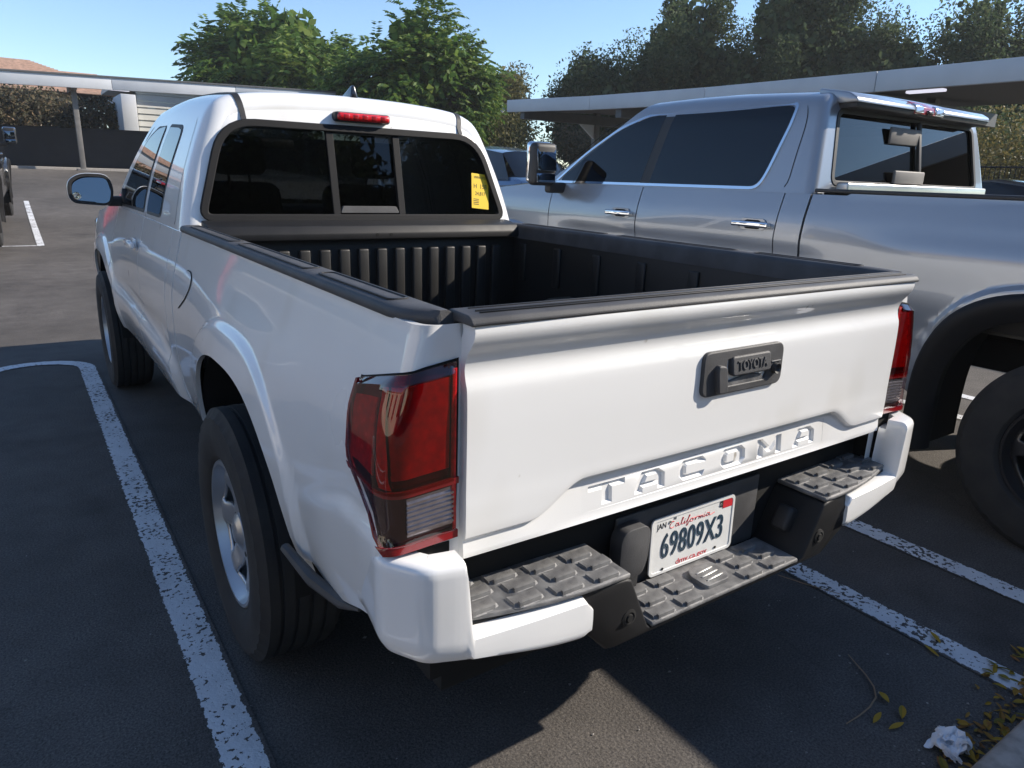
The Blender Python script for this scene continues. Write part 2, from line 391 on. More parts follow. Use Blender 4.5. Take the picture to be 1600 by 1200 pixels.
hairpin(-1.64, -1.01, y1=4.86); hairpin(1.05, 1.62); hairpin(3.75, 4.32); hairpin(-4.28, -3.72); hairpin(6.4, 6.97)
for x0 in (-6.4, -3.7, -1.0, 1.7, 4.4, 7.1):       # far row across the aisle
    stripe([(x0, 12.9+i*.35) for i in range(22)], .10)
    stripe([(x0-.55, 12.9), (x0, 12.9)], .07)
# kerb and planter strip behind the stalls
def kerb():
    prof = [(-.515, -.02), (-.515, .125), (-.525, .145), (-.545, .15), (-.66, .15), (-.67, .10), (-.67, -.02)]
    xsn = np.linspace(-12, 14, 27)
    o = empty('kerb', (0, 0, 0)); struct(o)
    for k in range(9):                                    # cast sections with joints
        a = -12+k*3.0+.004; b = a+2.992
        poly_extrude('kerb_section', prof, 'x', a, b, 'concrete', o, bev=.003, seg=1)
kerb()
box('planter_bed', (-12, -4.0, -.02), (14, -.672, .11), 'soil', bev=0)['kind'] = 'structure'

# ------------------------------------------------------------------ generic pickup pieces
def arch_val(A, y, z):
    yc, zc, a, b, n = A[:5]
    dz = np.maximum(np.asarray(z, float)-zc, 0)
    return ((np.abs(np.asarray(y, float)-yc)/a)**n+(dz/b)**n)**(1/n)
def make_X(cfg):
    base = pch(cfg['pz'], cfg['px'])
    def X(y, z):
        y = np.asarray(y, float); z = np.asarray(z, float)
        x = base(z)
        if 'taper' in cfg: x = x-cfg['taper'](y, z)
        for A in cfg['arches']:
            av = arch_val(A, y, z); fw = A[6]
            fl = A[5]*(1-sst(1+fw*.72, 1+fw, av))*sst(cfg['zrock']-.25, cfg['zrock']-.02, z)
            if len(A) > 7: fl = fl*(1-A[7]*sst(1.0, .98, av))
            x = x+fl
        if 'extra' in cfg: x = x+cfg['extra'](y, z)
        return x
    return X
def zbot_fn(cfg):
    def f(y):
        z = cfg['zrock'](y) if callable(cfg['zrock']) else cfg['zrock']
        for A in cfg['arches']:
            yc, zc, a, b, n = A[:5]; d = abs(y-yc)/a
            if d < 1: z = max(z, zc+b*(1-d**n)**(1/n))
        return z
    return f
def ycols(cfg, y0, y1, step):
    ys = set(np.round(np.linspace(y0, y1, max(2, int((y1-y0)/step)+1)), 5))
    for A in cfg['arches']:
        yc, zc, a, b, n = A[:5]
        for k in range(0, 60):
            th = math.pi/2*k/59; d = a*(math.sin(th)**(2/n))
            for s in (-1, 1):
                y = yc+s*d
                if y0 < y < y1: ys.add(round(y, 5))
        zr = cfg['zrock']; dd = a*(1-max(0, (zr-zc)/b)**n)**(1/n)
        for s in (-1, 1):
            for e in (0, .0006*s):
                if y0 < yc+s*dd+e < y1: ys.add(round(yc+s*dd+e, 5))
    L = sorted(ys); out = [L[0]]
    for v in L[1:]:
        if v-out[-1] > .0004: out.append(v)
    return np.array(out)
def side_grid(cfg, X, zb, ztop, ys, nr, off=0.):
    P = np.zeros((nr, len(ys), 3))
    for j, y in enumerate(ys):
        b = zb(y); t = ztop(y); z = b+(t-b)*np.linspace(0, 1, nr)**1.15
        P[:, j, 0] = -(X(y, z)-off); P[:, j, 1] = y; P[:, j, 2] = z
    return P
def side_pair(name, P, m, root, lip=.014):
    for mir in (False, True):
        mgrid(name, shell(P, (1, 0, 0), lip), m, root, mirror=mir, flip=True, ang=32)
def cab_fns(cfg):
    S = np.array(cfg['sec'], float); d = np.r_[0, np.cumsum(np.hypot(*np.diff(S, axis=0).T))]; d /= d[-1]
    tt = np.linspace(0, 1, 46); xs_ = pch(d, S[:, 0])(tt); zs_ = pch(d, S[:, 1])(tt)
    nx = np.gradient(zs_); nz = -np.gradient(xs_); L = np.hypot(nx, nz); nx /= L; nz /= L
    nx[-1] = 0; nz[-1] = 1
    z0 = cfg['sec'][0][1]; rc = cfg['rc']; zt = zs_[-1]
    def pt(k, dd, off=0.):
        q = rc-math.sqrt(max(0, rc*rc-(rc-dd)**2)) if dd < rc else 0.
        yb = cfg['yb']+cfg['lean']*(zs_[k]-z0); y = yb+dd
        wz = float(sst(.72, 1., zs_[k]/zt*1.0 if False else (zs_[k]-z0)/(zt-z0)))
        cr = cfg['crown']*wz*math.sin(math.pi*min(1, max(0, (y-cfg['yb'])/cfg['roofL'])))
        return np.array([-(xs_[k]+nx[k]*(off-q)), y, zs_[k]+nz[k]*(off-q)+cr])
    def yfr(k): return cfg['yws']-(zs_[k]-z0)*cfg['wslope']
    return tt, xs_, zs_, pt, yfr
def cab_shell(cfg, paint, root, glassm, framem, win, frame_w=.03):
    tt, cx, cz, pt, yfr = cab_fns(cfg); K = len(tt); rc = cfg['rc']
    dd0 = [rc*(1-math.cos(math.pi/2*i/8)) for i in range(9)]
    rows = []
    for k in range(K):
        Dm = yfr(k)-(cfg['yb']+cfg['lean']*(cz[k]-cz[0]))
        rows.append([pt(k, d) for d in dd0]+[pt(k, rc+(Dm-rc)*i/26) for i in range(1, 27)])
    P = np.array(rows); Pm = P[::-1]*np.array([-1, 1, 1])
    full = np.concatenate([P, Pm[1:]], 0)
    mgrid('cab_shell', full, paint, root, flip=True, ang=30)
    # rear wall bridged to the window opening
    z0 = cz[0]; yb = cfg['yb']; ln = cfg['lean']
    outer = np.array([full[i, 0] for i in range(len(full))])
    bot = outer[0, 2]
    ring = np.concatenate([outer, [[x, yb, bot-.0] for x in np.linspace(outer[-1, 0], outer[0, 0], 30)[1:-1]]], 0)
    c = np.array([0, (win[0][1]+win[2][1])/2])
    hole = rpoly(win, cfg.get('wr', .07), 7)
    dense = []
    for i in range(len(hole)):
        a = np.array(hole[i]); b = np.array(hole[(i+1) % len(hole)]); n = max(1, int(np.hypot(*(b-a))/.03))
        for q in range(n): dense.append(a+(b-a)*q/n)
    hole = np.array(dense)
    ang_o = np.arctan2(ring[:, 2]-c[1], ring[:, 0]-c[0]); od = np.argsort(ang_o)
    ao = ang_o[od]; ro = ring[od]
    ao = np.r_[ao[-1]-2*math.pi, ao, ao[0]+2*math.pi]; ro = np.concatenate([ro[-1:], ro, ro[:1]], 0)
    ah = np.arctan2(hole[:, 1]-c[1], hole[:, 0]-c[0])
    OUT = np.stack([np.interp(ah, ao, ro[:, i]) for i in range(3)], 1)
    IN = np.stack([hole[:, 0], yb+ln*(hole[:, 1]-z0), hole[:, 1]], 1)
    rr = [OUT, OUT*.5+IN*.5, IN, IN+np.array([0, .035, 0])]
    G = np.stack(rr, 0); G = np.concatenate([G, G[:, :1]], 1)
    me = mgrid('rear_wall', G, paint, root, ang=30, fix=False)
    bm = bmesh.new(); bm.from_mesh(me.data); bmesh.ops.recalc_face_normals(bm, faces=bm.faces); bm.to_mesh(me.data); bm.free()
    pl = lambda x, z, w: (x, yb+ln*(z-z0)+.004-w, z)
    return (tt, cx, cz, pt, yfr), pl, [tuple(h) for h in hole]
def densify(p, st=.03):
    out = []
    for i in range(len(p)):
        a = Vector(p[i]); b = Vector(p[(i+1) % len(p)]); n = max(1, int((b-a).length/st))
        for k in range(n): out.append(tuple(a+(b-a)*k/n))
    return out
def rowgrid(poly, nz=22, ny=10):
    """grid of (y,z) filling a polygon that each level line crosses twice"""
    zs = [p[1] for p in poly]; z0, z1 = min(zs), max(zs); G = []
    for z in z0+(z1-z0)*(.5-.5*np.cos(np.linspace(.02, math.pi-.02, nz))):
        xs_ = []
        for i in range(len(poly)):
            a, b = poly[i-1], poly[i]
            if (a[1]-z)*(b[1]-z) < 0: xs_.append(a[0]+(b[0]-a[0])*(z-a[1])/(b[1]-a[1]))
        if len(xs_) >= 2: G.append([(y, float(z)) for y in np.linspace(min(xs_), max(xs_), ny)])
    return G
def side_poly(name, poly, Xg, m, root, off, ext=.002, bev=.0, holes=None, both=True, X2=None, sides=(1, -1)):
    """panel (or ring, when a hole loop is given) laid on the curved side; outline in (y,z)"""
    f = X2 or (lambda y, z: float(Xg(z)))
    out = []
    for s in sides:
        if holes:
            a = poly; b = holes[0][::-1]
            G = [[(-s*(f(*p)+o), p[0], p[1]) for p in L+L[:1]] for L, o in ((a, off-.002), (a, off+ext), (b, off+ext), (b, off-.002))]
        else:
            G = [[(-s*(f(y, z)+off+ext), y, z) for y, z in r] for r in rowgrid(poly)]
        o = mgrid(name, np.array(G), m, root, ang=45)
        bm = bmesh.new(); bm.from_mesh(o.data); bmesh.ops.recalc_face_normals(bm, faces=bm.faces)
        if not holes:
            bm.faces.ensure_lookup_table()
            if bm.faces[len(bm.faces)//2].normal.x*(-s) < 0: bmesh.ops.reverse_faces(bm, faces=bm.faces)
        bm.to_mesh(o.data); bm.free(); out.append(o)
    return out
def rim_mesh(name, Rr, depth, nsp, m, parent, hole0=.46, hole1=.84, hw=.62, dish=.03):
    """wheel disc with openings; outer side towards -x"""
    na, nr_ = 24*nsp, 16; V = []; F = []
    rads = np.linspace(.0, 1, nr_+1)
    for i in range(na):
        a = 2*math.pi*i/na; ph = (a*nsp/(2*math.pi)) % 1; sp = abs(ph-.5)*2     # 0 mid opening, 1 mid spoke
        for j, t in enumerate(rads):
            x = -dish*(1-t)**.8 if t < 1 else 0
            x = -.024+.012*math.sin(math.pi*min(1, t*1.1)) - .010*sst(.5, .85, t)*sst(.3, .8, sp) + .014*sst(.86, 1, t)
            V.append((float(x)+depth, Rr*t*math.cos(a), Rr*t*math.sin(a)))
    L = nr_+1
    for i in range(na):
        ph = ((i+.5)/24) % 1; sp = abs(ph-.5)*2
        for j in range(nr_):
            t = (rads[j]+rads[j+1])/2
            if hole0 < t < hole1 and sp < hw*(.35+.65*(t-hole0)/(hole1-hole0)): continue
            F.append((i*L+j, ((i+1) % na)*L+j, ((i+1) % na)*L+j+1, i*L+j+1))
    o = mk(name, V, F, m, parent, fix=True, ang=50)
    md = o.modifiers.new('th', 'SOLIDIFY'); md.thickness = .012; md.offset = 0
    return o
def wheel(root, x, y, zc, Rt, Rr, wd, m, nsp, chrome=False, holes=(.46, .84, .62)):
    """wheel as a part group: tyre (> rim, hub_cap). Outer face towards -x; mirrored for the right side"""
    s = -1 if x < 0 else 1
    h = wd/2; sh = Rt-.012
    prof = [(-h*.62, Rr-.004), (-h*.80, Rr+.004), (-h*.93, Rr+.022), (-h*1.0, (Rr+Rt)/2-.004), (-h*.985, Rt-.055), (-h*.95, Rt-.038), (-h*.955, Rt-.028), (-h*.86, sh-.002)]
    for k in range(5):
        a = -h*.80+k*(h*1.6/5); b = a+h*1.6/5
        prof += [(a, Rt-.002), (b-.012, Rt-.001), (b-.010, Rt-.010), (b-.002, Rt-.010)]
    prof += [(h*.86, sh), (h*.95, Rt-.04), (h, (Rr+Rt)/2), (h*.80, Rr), (h*.62, Rr-.004)]
    ns = 120
    def mod(i, j, r):
        if j in (6, 7) or j == len(prof)-5: return r-(.007 if i % 3 == 0 else 0)
        return r
    t = lathe('tyre', [((p[0] if s < 0 else -p[0]), p[1]) for p in prof], 'rubber', root, n=ns, mod=mod)
    t.location = (x, y, zc)
    # barrel + flange
    fl = [(-h*.80, Rr+.006), (-h*.86, Rr+.002), (-h*.86, Rr-.008), (-h*.72, Rr-.014), (-h*.5, Rr-.030), (h*.3, Rr-.05), (h*.6, Rr-.02)]
    b = lathe('rim_barrel', [((p[0] if s < 0 else -p[0]), p[1]) for p in fl], m, t, n=72)
    d = rim_mesh('rim_disc', Rr-.02, -h*.40, nsp, m, t, *holes)
    if s > 0: d.scale = (-1, 1, 1)
    hub = [(-h*.40-.044, 0), (-h*.40-.044, .030), (-h*.40-.040, .038), (-h*.40-.030, .056), (-h*.40+.01, .066)]
    lathe('hub_cap', [((p[0] if s < 0 else -p[0]), p[1]) for p in hub], m, t, n=32)
    dr = lathe('brake_drum', [((-.02 if s < 0 else .02), 0), ((-.02 if s < 0 else .02), Rr-.06), ((.1 if s < 0 else -.1), Rr-.055)], 'void_black', t, n=32)
    for k in range(6):
        a = 2*math.pi*k/6+.3; q = lathe('lug_nut', [(-.0, 0), (0, .009), (.018, .011)], 'chrome' if chrome else 'steel_dark', t, n=6)
        q.location = ((-h*.40-.020)*(1 if s < 0 else -1), .055*math.cos(a)*1.35, .055*math.sin(a)*1.35)
    return t

# ------------------------------------------------------------------ the white pickup
YW, YF = 1.05, 4.286
W = dict(pz=[.40, .52, .60, .70, .80, .90, .97, 1.03, 1.09, 1.15, 1.20],
         px=[.765, .808, .829, .842, .848, .848, .844, .834, .819, .803, .790],
         arches=[(YW, .385, .490, .530, 2.6, .013, .20), (YF, .385, .480, .525, 2.6, .013, .20)],
         zrock=.50)
def w_extra(y, z):
    led = .016*sst(.83, .79, z+.35*np.maximum(y-.22, 0)-.02)*sst(.60, .30, y)       # ledge behind the rear wheel
    sill = .026*sst(.70, .63, z-.05*(y-2))*sst(2.02, 2.2, y)*sst(3.9, 3.7, y)          # bulging sill under the doors
    sc = -.010*np.exp(-((z-.76)/.05)**2)*sst(2.1, 2.4, y)*sst(3.95, 3.6, y)
    nose = -.10*sst(4.75, 5.2, y)**2
    zp = (1-sst(.80, 1.13, z))*sst(.30, .55, z)
    hips = .044*zp*(np.exp(-((y-YW)/.52)**2)+np.exp(-((y-YF)/.52)**2))     # hips round the wheels
    return led+sill+sc+nose+hips
W['extra'] = w_extra
XW = make_X(W); ZBW = zbot_fn(W)
truck = empty('pickup_truck'); tag(truck, 'white extended-cab pickup with its empty black-lined bed and tailgate towards us', 'pickup')
RC = .034; YR = .022; XIN = .7165
def skin(s, z, off=0.):
    X0 = float(XW(.06, z)); Lr = X0-RC-XIN; La = RC*math.pi/2
    if s <= Lr: return (-(XIN+s), YR-off, z)
    if s <= Lr+La:
        th = (s-Lr)/RC; return (-(X0-RC)-(RC+off)*math.sin(th), YR+RC-(RC+off)*math.cos(th), z)
    y = YR+RC+(s-Lr-La); return (-(float(XW(y, z))+off), y, z)
def skin_s(y, z): return float(XW(.06, z))-RC-XIN+RC*math.pi/2+(y-YR-RC)
ztopW = lambda y: 1.206 if y < 1.99 else 1.2 if y < 4.0 else 1.2-.10*float(sst(4.0, 5.2, y))
# bedsides (wrap round the rear corner)
ysb = ycols(W, .075, 1.985, .022); NR = 64
P = side_grid(W, XW, lambda y: ZBW(y) if y > .5 else .56+.075*float(sst(.34, .08, y)), ztopW, ysb, NR)
zl = .635+(1.206-.635)*np.linspace(0, 1, NR)**1.15
pre = []
for u in np.linspace(0, 1, 15):
    col = []
    for z in zl: col.append(skin(u*(skin_s(.07, z)), z))
    pre.append(col)
P = np.concatenate([np.array(pre).transpose(1, 0, 2), P], 1)
side_pair('bedside', P, 'white_paint', truck)
# wheel-well liners and inner dark skin behind the panel gaps
for A in W['arches']:
    yc = A[0]; th = np.linspace(.03, math.pi-.03, 40)
    for s in (-1, 1):
        G = np.array([[(s*x, yc-(A[2]+.004)*math.copysign(abs(math.cos(t))**(2/A[4]), math.cos(t)), .385+(A[3]+.004)*math.copysign(abs(math.sin(t))**(2/A[4]), math.sin(t))) for x in (.858, .80, .50)] for t in th])
        mgrid('wheel_well', G, 'void_black', truck)
for s in (False, True):
    mgrid('inner_skin', side_grid(W, XW, lambda y: ZBW(y)+.012, lambda y: ztopW(y)-.012, ycols(W, 1.5, 5.1, .15), 12, .035), 'void_black', truck, mirror=s, flip=True)
# doors and front fender
side_pair('cab_corner', side_grid(W, XW, ZBW, ztopW, ycols(W, 1.999, 2.155, .03), 30), 'white_paint', truck)
side_pair('rear_door_panel', side_grid(W, XW, ZBW, ztopW, ycols(W, 2.163, 2.899, .05), 40), 'white_paint', truck)
side_pair('front_door_panel', side_grid(W, XW, ZBW, ztopW, ycols(W, 2.907, 3.859, .05), 40), 'white_paint', truck)
side_pair('front_fender', side_grid(W, XW, ZBW, ztopW, ycols(W, 3.867, 5.10, .04), 44), 'white_paint', truck)
# hood, nose
ysn = np.linspace(3.9, 5.1, 16); G = []
for y in ysn:
    xe = float(XW(y, ztopW(y)))-.004; G.append([(x*xe, y, ztopW(y)+.055*(1-x**4)*(1-.5*sst(4.8, 5.1, y))) for x in np.linspace(-1, 1, 21)])
mgrid('hood', np.array(G), 'white_paint', truck)
poly_extrude('front_end', [(-.70, .45), (.70, .45), (.72, .9), (.68, 1.12), (-.68, 1.12), (-.72, .9)], 'y', 5.05, 5.16, 'black_plastic', truck, bev=.03)
poly_extrude('front_bumper', [(-.80, .42), (.80, .42), (.80, .66), (-.80, .66)], 'y', 5.0, 5.22, 'white_paint', truck, bev=.04)
for s in (-1, 1): box('headlight', (s*.70-.12, 5.02, .86), (s*.70+.12, 5.17, 1.06), 'lamp_silver', truck, bev=.03)
# underbody, a plain dark box put in to block light below
box('underbody', (-.70, .10, .40), (.70, 4.95, .62), 'void_black', truck, bev=0)
box('fuel_tank', (-.62, 1.7, .33), (-.2, 2.9, .45), 'void_black', truck, bev=.03)
tube('rear_axle', [(-.75, YW, .385), (.75, YW, .385)], .05, 'steel_dark', truck)
for s in (-1, 1):
    wheel(truck, s*.795, YW, .385, .385, .221, .245, 'rim_silver', 6, holes=(.48, .85, .62))
    wheel(truck, s*.795, YF, .385, .385, .221, .245, 'rim_silver', 6, holes=(.48, .85, .62))
    # dark lower trim strip behind the rear wheel
    tube('lower_trim', [(s*.885, .530, .585), (s*.866, .40, .562), (s*.842, .28, .560), (s*.832, .21, .580)], [.012, .016, .013, .004], 'grey_plastic', truck)
# fuel door on the left bedside
fp = [(1.86, .93), (1.72, .99), (1.66, 1.045), (1.685, 1.085), (1.77, 1.085), (1.83, 1.04), (1.87, .97)][::-1]
fp = rpoly(fp, .03)
side_poly('fuel_door', fp, None, 'white_paint', truck, .004, 0, X2=lambda y, z: float(XW(y, z)), sides=(1,))
side_poly('fuel_door_gap', offs(densify(fp, .02), .003), None, 'void_black', truck, .0015, 0, X2=lambda y, z: float(XW(y, z)), sides=(1,))
# door handles
for s in (-1, 1):
    for y in (3.02,):
        h = empty('door_handle', (0, 0, 0)); h.parent = truck
        box('handle_bar', (-.115, -.012, -.016), (.115, .012, .016), 'white_paint', h, bev=.011, seg=3)
        h.location = (s*(float(XW(y, 1.06))+.030), y, 1.062); h.rotation_euler = (0, 0, R(90))
        bb = box('handle_recess', (-.07, -.004, -.028), (.07, .004, .028), 'white_paint', h, bev=.003); bb.location = (0, (.022 if s < 0 else -.022)*-1, 0)

# ---- cab
CW = dict(sec=[(.785, 1.20), (.768, 1.28), (.735, 1.40), (.695, 1.51), (.662, 1.59), (.632, 1.648), (.592, 1.690), (.52, 1.717), (.37, 1.735), (.18, 1.745), (0, 1.748)],
          rc=.065, yb=2.015, lean=.20, yws=4.02, wslope=1.42, crown=.045, roofL=1.6, wr=[.05, .05, .13, .13])
win = [(-.706, 1.250), (.706, 1.250), (.588, 1.622), (-.588, 1.622)]
(ct, cx, cz, cpt, cyfr), plane, hole = cab_shell(CW, 'white_paint', truck, None, None, win)
XgW = pch(cz[:34], cx[:34])
box('cab_lower_back', (-.74, 2.02, .60), (.74, 2.05, 1.215), 'white_paint', truck, bev=.01)
box('cab_floor', (-.70, 2.05, .62), (.70, 4.0, .66), 'void_black', truck, bev=0)
# rear window: frame, panes, mullions
rw = curve2d('rear_window_frame', [offs(hole, .010), offs(hole, -.012)[::-1]], .006, .004, 'frame_black', truck, fn=lambda x, z, w_: plane(x, z, w_+.004))
def clip(poly, x0, x1):
    def cl(pts, f):
        out = []
        for i in range(len(pts)):
            a, b = pts[i-1], pts[i]; fa, fb = f(a), f(b)
            if fa*fb < 0: t = fa/(fa-fb); out.append((a[0]+(b[0]-a[0])*t, a[1]+(b[1]-a[1])*t))
            if fb >= 0: out.append(b)
        return out
    return cl(cl(poly, lambda p: p[0]-x0), lambda p: x1-p[0])
MUL = (-.150, .160)
curve2d('window_pane', [clip(hole, -2, MUL[0])], .0, 0, 'rear_glass', rw, fn=lambda x, z, w_: plane(x, z, w_-.006))
curve2d('window_pane', [clip(hole, MUL[1], 2)], .0, 0, 'rear_glass', rw, fn=lambda x, z, w_: plane(x, z, w_-.006))
curve2d('window_pane', [clip(hole, MUL[0], MUL[1])], .0, 0, 'rear_glass', rw, fn=lambda x, z, w_: plane(x, z, w_-.018))
for x in MUL:
    curve2d('window_mullion', [[(x-.014, 1.262), (x+.014, 1.262), (x+.014, 1.618), (x-.014, 1.618)]], .008, .002, 'frame_black', rw, fn=lambda a, z, w_: plane(a, z, w_-.006))
curve2d('slider_handle', [rpoly([(MUL[0]+.018, 1.272), (MUL[1]-.018, 1.272), (MUL[1]-.03, 1.298), (MUL[0]+.03, 1.298)], .006)], .006, .002, 'grey_plastic', rw, fn=lambda a, z, w_: plane(a, z, w_-.004))
curve2d('slider_top_rail', [[(MUL[0], 1.600), (MUL[1], 1.600), (MUL[1], 1.618), (MUL[0], 1.618)]], .004, .001, 'black_plastic', rw, fn=lambda a, z, w_: plane(a, z, w_-.006))
# windscreen
G = []
ks = [k for k in range(0, 36)]
for k in ks:
    y = cyfr(k)
    G.append([(x*cx[k]*.985, y+.16*(1-x*x), cz[k]) for x in np.linspace(-1, 1, 15)])
mgrid('windscreen', np.array(G), 'clear_glass', truck)
# side glass + trim
def wy(y, z): return (y, z)
rear_q = densify(rpoly([(2.50, 1.235), (2.86, 1.232), (2.80, 1.615), (2.47, 1.60)], [.03, .02, .02, .06]))
front_q = densify(rpoly([(2.965, 1.232), (3.78, 1.225), (3.72, 1.29), (3.34, 1.565), (3.12, 1.618), (2.915, 1.622)], [.02, .02, .04, .10, .05, .02]))
for q, nm in ((rear_q, 'rear_door_glass'), (front_q, 'front_door_glass')):
    side_poly(nm, q, XgW, 'dark_glass', truck, .004, 0)
    side_poly('window_trim', offs(q, .014), XgW, 'black_plastic', truck, .001, .0012, 0, holes=[offs(q, -.004)[::-1]])
    side_poly('window_backing', offs(q, .002), XgW, 'void_black', truck, .0006, 0)
# door seams on the cab side: thin dark recesses
def seam(pts, wd=.0045):
    for s in (1, -1):
        V = []; F = []
        for i, (y, z) in enumerate(pts):
            x = float(XgW(z))+.0010
            a = Vector(pts[max(i-1, 0)]); b = Vector(pts[min(i+1, len(pts)-1)]); t = (b-a).normalized(); nn = Vector((-t.y, t.x))*wd/2
            V += [(-s*x, y+nn.x, z+nn.y), (-s*x, y-nn.x, z-nn.y)]
        for i in range(len(pts)-1): F.append((2*i, 2*i+1, 2*i+3, 2*i+2))
        mk('door_seam', V, F, 'void_black', truck, smooth=False)
seam(rpoly([(2.157, 1.20), (2.165, 1.30), (2.20, 1.50), (2.25, 1.655), (2.40, 1.668), (3.10, 1.672), (3.32, 1.625), (3.85, 1.24)], .09)[3:-3])
seam([(2.902, 1.20), (2.885, 1.40), (2.86, 1.665)])
# roof ditch mouldings
for s in (1, -1):
    ko = [k for k in range(46) if .500 < cx[k] < .535] or [30]
    k1 = min(range(46), key=lambda k: abs(cx[k]-.535)); k2 = min(range(46), key=lambda k: abs(cx[k]-.500))
    G = []
    rcw = CW['rc']
    for d in [1.15, .9, .6, .35, .2, .10, .065, .05, .036, .024, .014, .006, .0]:
        a = cpt(k1, d, .004*min(1, d/rcw+.15)); b = cpt(k2, d, .004*min(1, d/rcw+.15)); dy = np.array([0, -.004*max(0, 1-d/rcw), 0])
        lo_ = np.array([0, .006*max(0, 1-d/rcw), -.006*min(1, d/rcw+.1)])
        G.append([a+dy+lo_, a+dy, b+dy, b+dy+lo_])
    e0 = np.array(G[-1]); tgt = np.array(plane(-.525, 1.632, .010))
    for t in (.5, 1.0):
        e = e0.copy(); e[:, 2] += (tgt[2]-e0[:, 2])*t; e[:, 1] += (tgt[1]-e0[:, 1]-.0)*t; e[0, 1] += .008*t; e[3, 1] += .008*t; G.append(e)
    G = np.array(G)
    mgrid('roof_moulding', G, 'black_plastic', truck, mirror=(s < 0))
# high brake light, fin
hb = empty('brake_light', (0, 0, 0)); hb.parent = truck
box('brake_light_base', (-.128, 2.072, 1.650), (.128, 2.130, 1.690), 'black_plastic', hb, bev=.014, seg=3)
box('brake_light_lens', (-.120, 2.060, 1.654), (.120, 2.12, 1.686), 'red_reflector', hb, bev=.013, seg=3)
for k in range(5): box('lamp_cell', (-.095+k*.042, 2.0585, 1.660), (-.069+k*.042, 2.066, 1.680), 'red_lens_solid', hb, bev=.004)
fin = [(0, 0), (.135, 0), (.128, .012), (.085, .03), (.03, .056), (.012, .058)]
poly_extrude('antenna_fin', [(2.21+.135-p[0] if False else 2.17+p[0], 1.752+p[1]) for p in fin], 'x', -.020, .020, 'black_paint', truck, bev=.006,
             fn=lambda v: Vector((v.x*(1-.7*max(0, min(1, (v.z-1.752)/.058)))+.0, v.y, v.z)))
# interior
for s in (-1, 1):
    box('seat_back', (s*.36-.24, 2.82, .80), (s*.36+.24, 2.98, 1.38), 'seat_cloth', truck, bev=.07, seg=4, rot=Matrix.Rotation(R(-10), 4, 'X'))
    box('headrest', (s*.36-.13, 2.74, 1.41), (s*.36+.13, 2.84, 1.60), 'seat_cloth', truck, bev=.045, seg=4, rot=Matrix.Rotation(R(-8), 4, 'X'))
    for q in (-.05, .05): tube('headrest_post', [(s*.36+q, 2.80, 1.30), (s*.36+q, 2.79, 1.45)], .007, 'steel_dark', truck, n=6)
    box('seat_cushion', (s*.36-.25, 2.95, .72), (s*.36+.25, 3.45, .88), 'seat_cloth', truck, bev=.05, seg=3)
box('dashboard', (-.72, 3.62, .85), (.72, 4.08, 1.22), 'seat_cloth', truck, bev=.06, seg=3)
box('interior_mirror', (-.13, 3.42, 1.555), (.13, 3.45, 1.615), 'black_plastic', truck, bev=.02)
lathe('steering_wheel', [(-.012, .175), (0, .188), (.012, .175), (0, .162), (-.012, .175)], 'black_plastic', truck, n=32, axis='y', c=(-.36, 3.5, 1.13))
# door mirrors
for s in (-1, 1):
    mr = empty('door_mirror', (0, 0, 0)); mr.parent = truck
    G = []
    for yy, sc in ((3.735, .965), (3.745, 1.0), (3.79, .98), (3.83, .86), (3.86, .62), (3.875, .3), (3.878, .02)):
        loop = rpoly([(s*1.045, 1.222), (s*.84, 1.205), (s*.815, 1.30), (s*.84, 1.385), (s*.98, 1.388), (s*1.05, 1.34)], .05)
        cxm = s*.93; czm = 1.30
        G.append([(cxm+(p[0]-cxm)*sc, yy, czm+(p[1]-czm)*sc) for p in loop]+[(cxm+(loop[0][0]-cxm)*sc, yy, czm+(loop[0][1]-czm)*sc)])
    mgrid('mirror_shell', np.array(G), 'white_paint', mr, fix=True)
    loop = rpoly([(s*1.045, 1.222), (s*.84, 1.205), (s*.815, 1.30), (s*.84, 1.385), (s*.98, 1.388), (s*1.05, 1.34)], .05)
    if s < 0: loop = loop[::-1]
    if sum(loop[i-1][0]*loop[i][1]-loop[i][0]*loop[i-1][1] for i in range(len(loop))) < 0: loop = loop[::-1]
    curve2d('mirror_bezel', [offs(loop, -.004), offs(loop, -.018)[::-1]], .006, .002, 'black_plastic', mr, fn=lambda x, z, w_: (x, 3.733-w_, z))
    yaw = .12*s
    curve2d('mirror_pane', [offs(loop, -.016)], .001, 0, 'mirror_glass', mr, fn=lambda x, z, w_: (x, 3.737-w_+(x-s*.93)*yaw+(z-1.30)*.13, z))
    lathe('spot_mirror', [(0, 0), (-.0035, .010), (-.002, .021), (.002, .022)], 'chrome', mr, n=20, axis='y', c=(s*1.005, 3.734, 1.262))
    box('mirror_stalk', (min(s*.75, s*.86), 3.755, 1.205), (max(s*.75, s*.86), 3.82, 1.262), 'black_plastic', mr, bev=.018, seg=3)
    poly_extrude('mirror_sail', [(3.66, 1.215), (3.86, 1.205), (3.70, 1.31)], 'x', s*.765, s*.782, 'black_plastic', mr, bev=.003)

